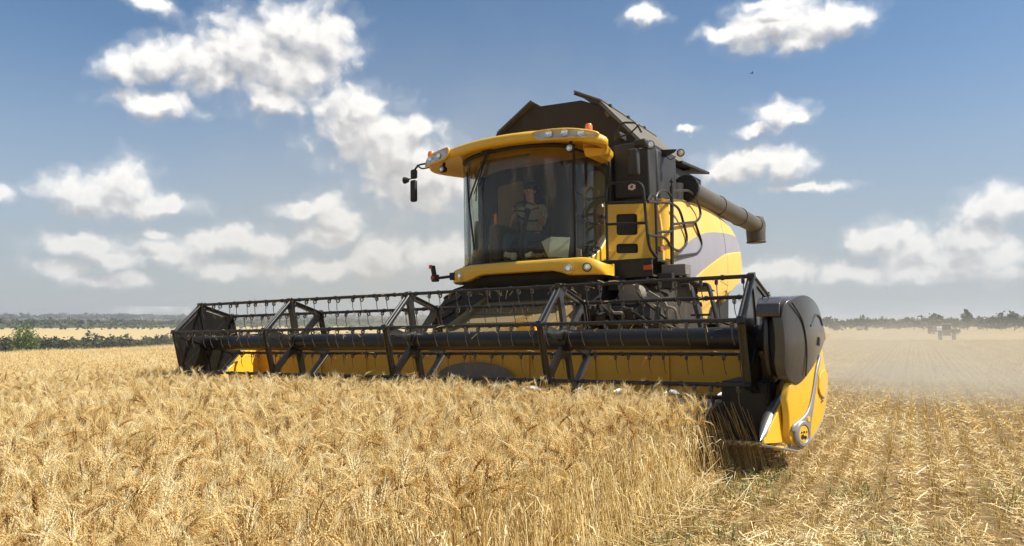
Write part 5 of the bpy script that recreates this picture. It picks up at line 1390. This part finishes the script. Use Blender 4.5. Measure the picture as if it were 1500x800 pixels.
def stalk(seed, h=.56, nod=1.0, earL=.082, r=.0022):
    rs = np.random.RandomState(seed); nb = NB()
    n = 7; ang = np.linspace(.02, 1, n + 1) ** 3.2 * nod * .55
    p = np.zeros(3); P = [p.copy()]; hd = rs.uniform(0, 2 * PI) * 0
    dirx = np.array([1.0, 0, 0])
    wob = rs.uniform(-.05, .05, (n, 2))
    for i in range(n):
        a = ang[i]
        d = dirx * math.sin(a) + np.array([0, 0, 1]) * math.cos(a) + np.array([wob[i, 0], wob[i, 1], 0])
        p = p + d / np.linalg.norm(d) * h / n; P.append(p.copy())
    st_tone = rs.uniform(.5, .95)
    ntube(nb, P, np.linspace(r * 1.15, r * .62, n + 1), st_tone)
    E = [p.copy()]
    for i in range(10):
        a = nod * (.55 + .45 * (i + 1) / 10)
        d = dirx * math.sin(a) + np.array([0, 0, 1]) * math.cos(a)
        p = p + d * earL / 10; E.append(p.copy())
    ear(nb, rs, np.array(E), (rs.uniform(.5, .85) if seed % 5 else .15))
    for k in range(rs.randint(1, 3)):
        i = rs.randint(2, n - 1); b = np.array(P[i]); a = rs.uniform(0, 2 * PI); o = np.array([math.cos(a), math.sin(a), 0])
        L = rs.uniform(.07, .15); Q = [b, b + o * L * .3 + [0, 0, L * .35], b + o * L * .65 + [0, 0, L * .2], b + o * L * .85 + [0, 0, -L * .35]]
        strip_(nb, Q, [.002, .0032, .0024, .0006], np.cross(o, [0, 0, 1]), rs.uniform(.55, 1))
    return nb.mesh('wheat_stalk', 'wheat')
def proto(meshes, nm):
    out = []
    for me in meshes: out.append(bpy.data.objects.new(nm, me))
    return out
def scatter(name, protos, P, Rot, Sc, Idx, label, cat, kind='stuff', mat=None):
    """one object: every copy is placed by a geometry node tree from baked points"""
    me = bpy.data.meshes.new(name); n = len(P)
    me.vertices.add(n); me.vertices.foreach_set('co', np.asarray(P, np.float32).ravel())
    a = me.attributes.new('rot', 'FLOAT_VECTOR', 'POINT'); a.data.foreach_set('vector', np.asarray(Rot, np.float32).ravel())
    a = me.attributes.new('scl', 'FLOAT_VECTOR', 'POINT'); a.data.foreach_set('vector', np.asarray(Sc, np.float32).ravel())
    a = me.attributes.new('idx', 'INT', 'POINT'); a.data.foreach_set('value', np.asarray(Idx, np.int32))
    o = bpy.data.objects.new(name, me); COL.objects.link(o)
    g = bpy.data.node_groups.new(name, 'GeometryNodeTree'); g.is_modifier = True
    g.interface.new_socket('Geometry', in_out='INPUT', socket_type='NodeSocketGeometry')
    g.interface.new_socket('Geometry', in_out='OUTPUT', socket_type='NodeSocketGeometry')
    N = g.nodes; L = g.links
    gi = N.new('NodeGroupInput'); go = N.new('NodeGroupOutput')
    jn = N.new('GeometryNodeJoinGeometry')
    for pr in reversed(protos):
        oi = N.new('GeometryNodeObjectInfo'); oi.inputs['Object'].default_value = pr; oi.inputs['As Instance'].default_value = True
        L.new(oi.outputs['Geometry'], jn.inputs[0])
    ip = N.new('GeometryNodeInstanceOnPoints')
    L.new(gi.outputs[0], ip.inputs['Points']); L.new(jn.outputs[0], ip.inputs['Instance'])
    ip.inputs['Pick Instance'].default_value = True
    def attr(nm, ty):
        x = N.new('GeometryNodeInputNamedAttribute'); x.data_type = ty; x.inputs[0].default_value = nm
        return x.outputs[0]
    L.new(attr('idx', 'INT'), ip.inputs['Instance Index'])
    er = N.new('FunctionNodeEulerToRotation'); L.new(attr('rot', 'FLOAT_VECTOR'), er.inputs[0]); L.new(er.outputs[0], ip.inputs['Rotation'])
    L.new(attr('scl', 'FLOAT_VECTOR'), ip.inputs['Scale'])
    L.new(ip.outputs[0], go.inputs[0])
    md = o.modifiers.new('scatter', 'NODES'); md.node_group = g
    o['kind'] = kind; thing(o, label, cat); return o

nods = [.15, .35, .6, .9, 1.2, 1.5, 1.9, .25, .5, .8, .95, 1.3]
WP = proto([stalk(100 + i, h=rr_h, nod=nd) for i, (nd, rr_h) in enumerate(zip(nods, [.56, .55, .57, .56, .58, .59, .60, .53, .58, .54, .57, .60]))], 'wheat_stalk')
rs = np.random.RandomState(42)
EDGE = 3.44
NEAR_D = 12.0
def edge_x(ly): return EDGE - .22 * sstep(-2.0, -.8, ly)
def uncut(lx, ly, jit=0):
    return ((lx < edge_x(ly) + jit) & (ly < -.28)) | (lx < -3.72)
# near stalks in drill rows
dens = 470
ax0, ax1, ay0, ay1 = -12.5, 4.5, -11.0, 12.0
n = int(dens * (ax1 - ax0) * (ay1 - ay0))
lx = rs.uniform(ax0, ax1, n); ly = rs.uniform(ay0, ay1, n)
rowp = .125; lx = (np.round(lx / rowp) * rowp) * .8 + lx * .2 + rs.normal(0, .018, n)
jit = .07 * np.sin(ly * 3.1) + .05 * np.sin(ly * 7.7 + 1) + rs.normal(0, .03, n)
ok = uncut(lx, ly, jit)
WX = T0.x + cTH * lx - sTH * ly; WY = T0.y + sTH * lx + cTH * ly
d = np.hypot(WX, WY)
ok &= (d < NEAR_D) & (WY > .25) & (np.abs(WX) < .80 * WY + 1.6)
# keep thick at the cut face, thin deep inside where only tops show
lxk, lyk, WX, WY, jit, d = lx[ok], ly[ok], WX[ok], WY[ok], jit[ok], d[ok]
n = len(WX)
edge = np.clip(1 - (edge_x(lyk) + jit - lxk) / .35, 0, 1) * (lyk < -.2)
lean = rs.normal(0, .09, n) ; leanx = rs.normal(-.03, .09, n) + 0
az_ = rs.uniform(0, 2 * PI, n)
tiltx = rs.normal(0, .10, n); tilty = rs.normal(0, .10, n)
# stalks by the divider lean inwards (their tops pushed away from it)
push = np.exp(-((lyk + 1.0) / .8) ** 2) * np.clip(1 - (edge_x(lyk) - lxk) / 1.0, 0, 1) * .34 + edge * .05
# lean towards -local x : rotate about local y
Lx = -push
hx = cTH * Lx; hy = sTH * Lx
tiltx += -hy; tilty += hx
gust = .10 * np.sin(WX * 1.3 + WY * .9) + .06 * np.sin(WX * 2.9 - WY * 2.1)
sc = (1 + rs.normal(0, .075, n) + .04 * np.sin(WX * .9) * np.sin(WY * .8)) * np.where(rs.rand(n) < .08, .82, 1)
Z = ground(WX, WY) - .01
rot = np.stack([tiltx, tilty + gust * .5, az_], 1)
scatter('wheat_crop', WP, np.stack([WX, WY, Z], 1), rot, np.stack([sc, sc, sc * .95], 1), rs.randint(0, len(WP), n),
        'ripe golden wheat standing in front of and beside the reel', 'wheat')
print('near stalks', n)
# far tiles --------------------------------------------------------------
def wheat_tile(seed, n=330):
    r = np.random.RandomState(seed); nb = NB()
    for k in range(n):
        x, y = r.uniform(-.52, .52, 2); h = .56 * (1 + r.normal(0, .07)); a = r.uniform(0, 2 * PI); nod = r.uniform(.2, 1.9)
        o = np.array([math.cos(a), math.sin(a), 0]); t = r.normal(0, .05, 2)
        b = np.array([x, y, 0]); m_ = b + [t[0] * .7, t[1] * .7, h * .7]; e0 = b + [t[0], t[1], h] + o * .02 * nod
        s_ = np.cross(o, [0, 0, 1]) * .0022
        tn = r.uniform(.5, .85)
        nb.add([b - s_, b + s_, m_ - s_, m_ + s_, e0 - s_, e0 + s_], [(0, 1, 3, 2), (2, 3, 5, 4)], tone=tn)
        d_ = o * math.sin(nod) + np.array([0, 0, math.cos(nod)])
        _, u, v = nframe(d_); L = .088; c = e0 + d_ * L * .45; w_ = .0052
        tn = r.choice([.12, r.uniform(.4, .85)], p=[.13, .87])
        nb.add([e0, c + u * w_, c + v * w_, c - u * w_, c - v * w_, e0 + d_ * L], t=[(0, 2, 1), (0, 3, 2), (0, 4, 3), (0, 1, 4), (5, 1, 2), (5, 2, 3), (5, 3, 4), (5, 4, 1)], tone=tn)
        for j in range(6):
            p_ = e0 + d_ * L * r.uniform(.2, 1); e = p_ + (d_ + r.normal(0, .38, 3)) * r.uniform(.04, .075)
            nb.add([p_ - u * .0011, p_ + u * .0011, e], t=[(0, 1, 2)], tone=.9)
    return nb.mesh('wheat_patch', 'wheat')
WT = proto([wheat_tile(300 + i) for i in range(7)], 'wheat_patch')
gx, gy = np.meshgrid(np.arange(-62, 6, 1.0) + .44, np.arange(-14, 66, 1.0))
lx, ly = gx.ravel(), gy.ravel()
WX = T0.x + cTH * lx - sTH * ly; WY = T0.y + sTH * lx + cTH * ly; d = np.hypot(WX, WY)
ok = uncut(lx + .5, ly + .5) & uncut(lx - .5, ly - .5) & (d > NEAR_D - .3) & (d < 62) & (WY > 1) & (np.abs(WX) < .80 * WY + 3)
ok |= ((lx + .5 <= -3.4) & (lx < -3.72) & (d > NEAR_D - .3) & (d < 62) & (WY > 1) & (np.abs(WX) < .80 * WY + 3))
WX, WY = WX[ok], WY[ok]; n = len(WX)
rz = TH + rs.randint(0, 4, n) * PI / 2
scatter('wheat_crop', WT, np.stack([WX, WY, ground(WX, WY) - .01], 1), np.stack([np.zeros(n), np.zeros(n), rz], 1),
        np.stack([np.ones(n), np.ones(n), 0.96 + .05 * np.sin(WX * .5) * np.sin(WY * .45) + rs.normal(0, .015, n)], 1), rs.randint(0, len(WT), n),
        'golden wheat field running back to the crest on the left', 'wheat')
print('far tiles', n)
# stubble and straw --------------------------------------------------------
PITCHR = .15; TILE = .9
def stub_tile(seed, fine=True, rowy=True):
    r = np.random.RandomState(seed); nb = NB()
    for row in range(6):
        x0 = -TILE / 2 + PITCHR * (row + .5)
        k = 0
        while k < (80 if fine else 52):
            y0 = r.uniform(-TILE / 2, TILE / 2)
            if math.sin(y0 * 9 + row * 2.1 + seed) < -.72: k += 1; continue
            for j in range(r.randint(1, 5)):
                b = np.array([x0 + r.normal(0, .013 if rowy else .03), y0 + r.normal(0, .035), -.01]); h = r.uniform(.035, .095)
                t = r.normal(0, .22, 2); e = b + np.array([t[0] * h, t[1] * h, h])
                if fine: ntube(nb, [b, e], [.0022, .0018], r.uniform(.3, .85), 3)
                else:
                    a = r.uniform(0, PI); s_ = np.array([math.cos(a), math.sin(a), 0]) * .0032
                    nb.add([b - s_, b + s_, e + s_, e - s_], [(0, 1, 2, 3)], tone=r.uniform(.3, .85))
                k += 1
    for k in range((2300 if rowy else 2300) if fine else (750 if rowy else 1000)):
        x, y = r.uniform(-.5, .5, 2)
        if rowy and r.rand() > .10 + .90 * (.5 + .5 * math.cos(2 * PI * (x + TILE / 2 - .075) / .30)) ** 1.3: continue
        x += .0; L = r.choice([.02, .04, .07, .12, .19], p=[.38, .30, .19, .10, .03]); a = r.uniform(0, 2 * PI)
        z = abs(r.normal(.018, .022)); pz = r.normal(0, .22); w_ = r.uniform(.0012, .0032) * (1 if fine else 1.7)
        d_ = np.array([math.cos(a) * math.cos(pz), math.sin(a) * math.cos(pz), abs(math.sin(pz))])
        c = np.array([x, y, z]); sd = np.cross(d_, [0, 0, 1]) + r.normal(0, .4, 3); sd /= np.linalg.norm(sd)
        bend = r.normal(0, .08, 3) * L
        P = [c, c + d_ * L * .5 + bend, c + d_ * L]
        strip_(nb, P, w_, sd, r.uniform(.35, 1))
    return nb.mesh('stubble_patch', 'straw')
ST = proto([stub_tile(500 + i) for i in range(6)] + [stub_tile(520 + i, False) for i in range(4)] + [stub_tile(540 + i, True, False) for i in range(5)] + [stub_tile(560 + i, False, False) for i in range(3)], 'stubble_patch')
ca, sa = math.cos(ROW), math.sin(ROW)   # across = (ca, -sa), along = (sa, ca)
g1, g2 = np.meshgrid(np.arange(-70, 60) * TILE, np.arange(-4, 90) * TILE)
ac, al = g1.ravel(), g2.ravel()
X = ca * ac + sa * al; Y = -sa * ac + ca * al; d = np.hypot(X, Y)
lx, ly = local_xy(X, Y)
cut_ = ((lx > EDGE - .35) | ((ly > -.5) & (lx > -3.9)))
ok = cut_ & (d < 62) & (Y > -.5) & (np.abs(X) < .78 * Y + 2.0)
X, Y, d, ac_ = X[ok], Y[ok], d[ok], ac[ok]; n = len(X)
rz = np.full(n, -ROW)
flat_ = (ac_ < -1.1)
idx = np.where(flat_, np.where(d < 9, rs.randint(10, 15, n), rs.randint(15, 18, n)), np.where(d < 9, rs.randint(0, 6, n), rs.randint(6, 10, n)))
scatter('stubble', ST, np.stack([X, Y, ground(X, Y)], 1), np.stack([np.zeros(n), np.zeros(n), rz], 1), np.stack([np.ones(n)] * 2 + [rs.uniform(.9, 1.15, n)], 1), idx,
        'cut stubble rows and loose straw on the harvested strip', 'stubble')
print('stubble tiles', n)
# loose straw mats (denser between the rows) -------------------------------
def mat_tile(seed, n=260):
    r = np.random.RandomState(seed); nb = NB()
    for k in range(n):
        a = r.uniform(0, 2 * PI); rr_ = r.uniform(0, 1) ** .6 * .28; L = r.uniform(.02, .10); z = abs(r.normal(.045, .025)) * (1.1 - rr_ / .28 * .7)
        c = np.array([rr_ * math.cos(a), rr_ * math.sin(a) * 1.6, z]); b = r.uniform(0, 2 * PI); pz = r.normal(0, .25)
        d_ = np.array([math.cos(b) * math.cos(pz), math.sin(b) * math.cos(pz), math.sin(pz)]); sd = np.cross(d_, [0, 0, 1]) + r.normal(0, .5, 3); sd /= np.linalg.norm(sd)
        strip_(nb, [c - d_ * L / 2, c + r.normal(0, .05, 3) * L, c + d_ * L / 2], r.uniform(.0010, .0024), sd, r.uniform(.6, 1.0))
    return nb.mesh('straw_mat', 'straw')
SM = proto([mat_tile(700 + i) for i in range(5)], 'straw_mat')
n = 7000
ac = rs.uniform(-14, 16, n); al = rs.uniform(1.5, 34, n) ** 1.0
al = 2.2 + 32 * rs.rand(n) ** 1.6
X = ca * ac + sa * al; Y = -sa * ac + ca * al; lx, ly = local_xy(X, Y)
pat = np.where(ac < -.5 + .25 * np.sin(al * .8), .2, -1.6) + np.sin(ac * 1.9 + .6 * np.sin(al * .5)) + .6 * np.sin(ac * .8 + al * .35) + rs.normal(0, .6, n)
ok = (((lx > EDGE + .15) & ~((lx < 4.0) & (ly > -1.2))) | ((ly > 8) & (lx > -3.5))) & (pat > .1) & (Y > .8) & (np.abs(X) < .8 * Y + 1.5)
X, Y = X[ok], Y[ok]; n = len(X)
scatter('loose_straw', SM, np.stack([X, Y, ground(X, Y)], 1), np.stack([np.zeros(n), np.zeros(n), -ROW + rs.normal(0, .5, n)], 1), np.stack([rs.uniform(.6, 1.2, n)] * 3, 1), rs.randint(0, 5, n),
        'bright loose straw lying in mats over the stubble', 'straw')
# extra leaning stems and fallen stalks at the foot of the cut face
nb = NB(); r = np.random.RandomState(77)
for k in range(1500):
    ly_ = -r.uniform(1.0, 5.6); lx_ = float(edge_x(ly_)) + r.normal(-.05, .07); h = r.uniform(.12, .58)
    x = T0.x + cTH * lx_ - sTH * ly_; y = T0.y + sTH * lx_ + cTH * ly_; z = gz(x, y)
    tl = r.normal(0, .16, 2); tl = tl + np.array([-cTH, -sTH]) * .18
    if r.rand() < .10: tl = r.normal(0, .9, 2); h = min(h, .22)
    e = np.array([x + tl[0] * h, y + tl[1] * h, z + h]); mid = np.array([x + tl[0] * h * .4, y + tl[1] * h * .4, z + h * .52])
    ntube(nb, [(x, y, z), mid, e], [.0022, .002, .0014], r.uniform(.35, .95), 3)
for k in range(420):
    ly_ = -r.uniform(.9, 5.6); lx_ = float(edge_x(ly_)) + abs(r.normal(.10, .14)); L = r.uniform(.06, .32); a = r.uniform(0, 2 * PI)
    x = T0.x + cTH * lx_ - sTH * ly_; y = T0.y + sTH * lx_ + cTH * ly_; z = gz(x, y) + abs(r.normal(.03, .04)); pz = abs(r.normal(0, .35))
    d_ = np.array([math.cos(a) * math.cos(pz), math.sin(a) * math.cos(pz), math.sin(pz)])
    ntube(nb, [np.array([x, y, z]), np.array([x, y, z]) + d_ * L], [.002, .0016], r.uniform(.5, 1), 3)
o = link('leaning_stems', nb.mesh('leaning_stems', 'straw'), 'stuff'); thing(o, 'bare leaning stems along the cut face of the wheat', 'straw')
# added stems, coloured dark for the shade under the header's right end
nb = NB(); r = np.random.RandomState(91)
for k in range(420):
    ly_ = -r.uniform(-.02, .75); lx_ = r.uniform(3.12, 3.60); h = r.uniform(.30, .52)
    x = T0.x + cTH * lx_ - sTH * ly_; y = T0.y + sTH * lx_ + cTH * ly_; z = gz(x, y)
    if ly_ > -.22: h = min(h, .19)
    if ly_ < -.35 and lx_ > 3.45 - .2 * r.rand(): continue
    tl = r.normal(0, .06, 2) + np.array([-cTH, -sTH]) * .30
    e_ = np.array([x + tl[0] * h, y + tl[1] * h, z + h]); mid = np.array([x + tl[0] * h * .4, y + tl[1] * h * .4, z + h * .52])
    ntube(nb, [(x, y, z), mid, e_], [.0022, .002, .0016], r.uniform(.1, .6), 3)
o = link('shade_toned_stems', nb.mesh('shade_toned_stems', 'straw'), 'stuff'); thing(o, 'stems coloured dark for the shade under the right end of the header', 'straw')
# green weeds
nb = NB(); r = np.random.RandomState(9)
spots = [(3.62, -1.0), (3.75, -1.25), (3.5, -1.5), (3.9, -2.9), (3.8, -2.2), (4.6, -2.0), (4.9, -3.4), (3.66, -2.6), (3.6, -3.3), (5.2, -.6), (5.6, -1.9), (4.3, -.9), (3.7, -.7), (4.4, -3.1), (6.1, .4), (6.4, -1.2)]
for sx_, sy_ in spots:
    for k in range(46):
        lx_ = sx_ + r.normal(0, .10); ly_ = sy_ + r.normal(0, .14); x = T0.x + cTH * lx_ - sTH * ly_; y = T0.y + sTH * lx_ + cTH * ly_; z = gz(x, y)
        h = r.uniform(.04, .14); a = r.uniform(0, 2 * PI); o_ = np.array([math.cos(a), math.sin(a), 0])
        b = np.array([x, y, z]); strip_(nb, [b, b + o_ * h * .25 + [0, 0, h * .7], b + o_ * h * .8 + [0, 0, h * .85]], [.003, .0028, .0006], np.cross(o_, [0, 0, 1]), r.uniform(.2, 1))
o = link('green_weeds', nb.mesh('green_weeds', 'weed'), 'stuff'); thing(o, 'small green grass tufts among the stubble near the divider', 'weeds')
# flying chaff behind the header
nb = NB(); r = np.random.RandomState(31)
for k in range(1500):
    lx_ = 4.0 + abs(r.normal(0, 1.6)); ly_ = r.uniform(1.2, 9); z = abs(r.normal(0, .38)) + .05
    x = T0.x + cTH * lx_ - sTH * ly_; y = T0.y + sTH * lx_ + cTH * ly_
    c = np.array([x, y, gz(x, y) + z]); a = r.normal(size=3); a /= np.linalg.norm(a); b = np.cross(a, r.normal(size=3)); b /= np.linalg.norm(b)
    L = r.uniform(.004, .022)
    nb.add([c - a * L, c - b * .002, c + a * L, c + b * .002], [(0, 1, 2, 3)], tone=r.uniform(.4, 1))
o = link('flying_chaff', nb.mesh('flying_chaff', 'straw'), 'stuff'); thing(o, 'bits of chaff blown out behind the header at right', 'chaff')
# bird
x, y, z = 60 * math.tan(.3209), 60.0, 1.2 + 60 * .345
b = empty('bird', (x, y, z)); thing(b, 'small dark bird gliding high right of the grain tank', 'bird')
MB().lathe([(0, -.13), (.03, -.08), (.045, 0), (.03, .08), (.02, .12), (0, .15)], (0, 0, 0), (1, .2, 0), 10).build('body', 'dark', b)
for s in (-1, 1):
    MB().hexa([(-.05, 0, 0), (.07, 0, 0), (.0, s * .30, .05), (-.05, s * .30, .05)], [(-.05, 0, .012), (.07, 0, .012), (.0, s * .30, .056), (-.05, s * .30, .056)]).build('wing', 'dark', b)
MB().hexa([(-.12, -.01, 0), (-.12, .01, 0), (-.22, .04, 0), (-.22, -.04, 0)], [(-.12, -.01, .01), (-.12, .01, .01), (-.22, .04, .01), (-.22, -.04, .01)]).build('tail', 'dark', b)

# ------------------------------------------------------------------ air
def vol_box(name, lo, hi, label, build):
    m = MB(); c = [(a + b) / 2 for a, b in zip(lo, hi)]; d = [b - a for a, b in zip(lo, hi)]
    m.box((0, 0, 0), d)
    mt, q = new_mat(name)
    o = m.build(name, mt, None); o.location = c
    build(mt, q); o['kind'] = 'stuff'; thing(o, label, 'air'); return o
def haze_build(mt, q):
    v = q.new('ShaderNodeVolumePrincipled'); v.inputs['Color'].default_value = (.97, .985, 1.0, 1); v.inputs['Density'].default_value = 0.00024
    v.inputs['Anisotropy'].default_value = .3
    out = q.new('ShaderNodeOutputMaterial'); q.l.new(v.outputs[0], out.inputs['Volume'])
vol_box('haze', (-3600, -500, -24), (3600, 5200, 45), 'pale summer haze over the fields', haze_build)
def dust_build(mt, q):
    pos = q.new('ShaderNodeNewGeometry').outputs['Position']
    sx = q.new('ShaderNodeSeparateXYZ'); q.l.new(pos, sx.inputs[0])
    x, y, z = sx.outputs
    def blob(c, r):
        v = q.vmath('MULTIPLY_ADD', pos, tuple(1 / k for k in r), tuple(-a / k for a, k in zip(c, r)))
        return q.maprange(q.vmath('LENGTH', v), 1.0, 0.15, 0, 1, True)
    n = q.maprange(q.noise(pos, .22, 4, .62), .34, .66, .05, 1.7)
    low_ = q.math('MULTIPLY', blob((15.5, 28, -.3), (12, 17, 2.2)), 0.038)
    low2 = q.math('MULTIPLY', blob((7.2, 12.0, .1), (3.4, 5.6, 1.5)), 0.42)
    high = q.math('MULTIPLY', blob((-1, 40, 3), (24, 24, 17)), 0.016)
    s = q.math('ADD', q.math('ADD', low_, low2), high)
    v = q.new('ShaderNodeVolumePrincipled'); v.inputs['Color'].default_value = (1.0, .90, .72, 1); v.inputs['Anisotropy'].default_value = .0
    q.l.new(q.math('MULTIPLY', s, n), v.inputs['Density'])
    out = q.new('ShaderNodeOutputMaterial'); q.l.new(v.outputs[0], out.inputs['Volume'])
vol_box('dust_cloud', (-26, 7.5, -3), (30, 64, 19), 'pale dust raised behind and beside the harvester', dust_build)
S.cycles.volume_step_rate = 2.0
S.cycles.volume_max_steps = 64
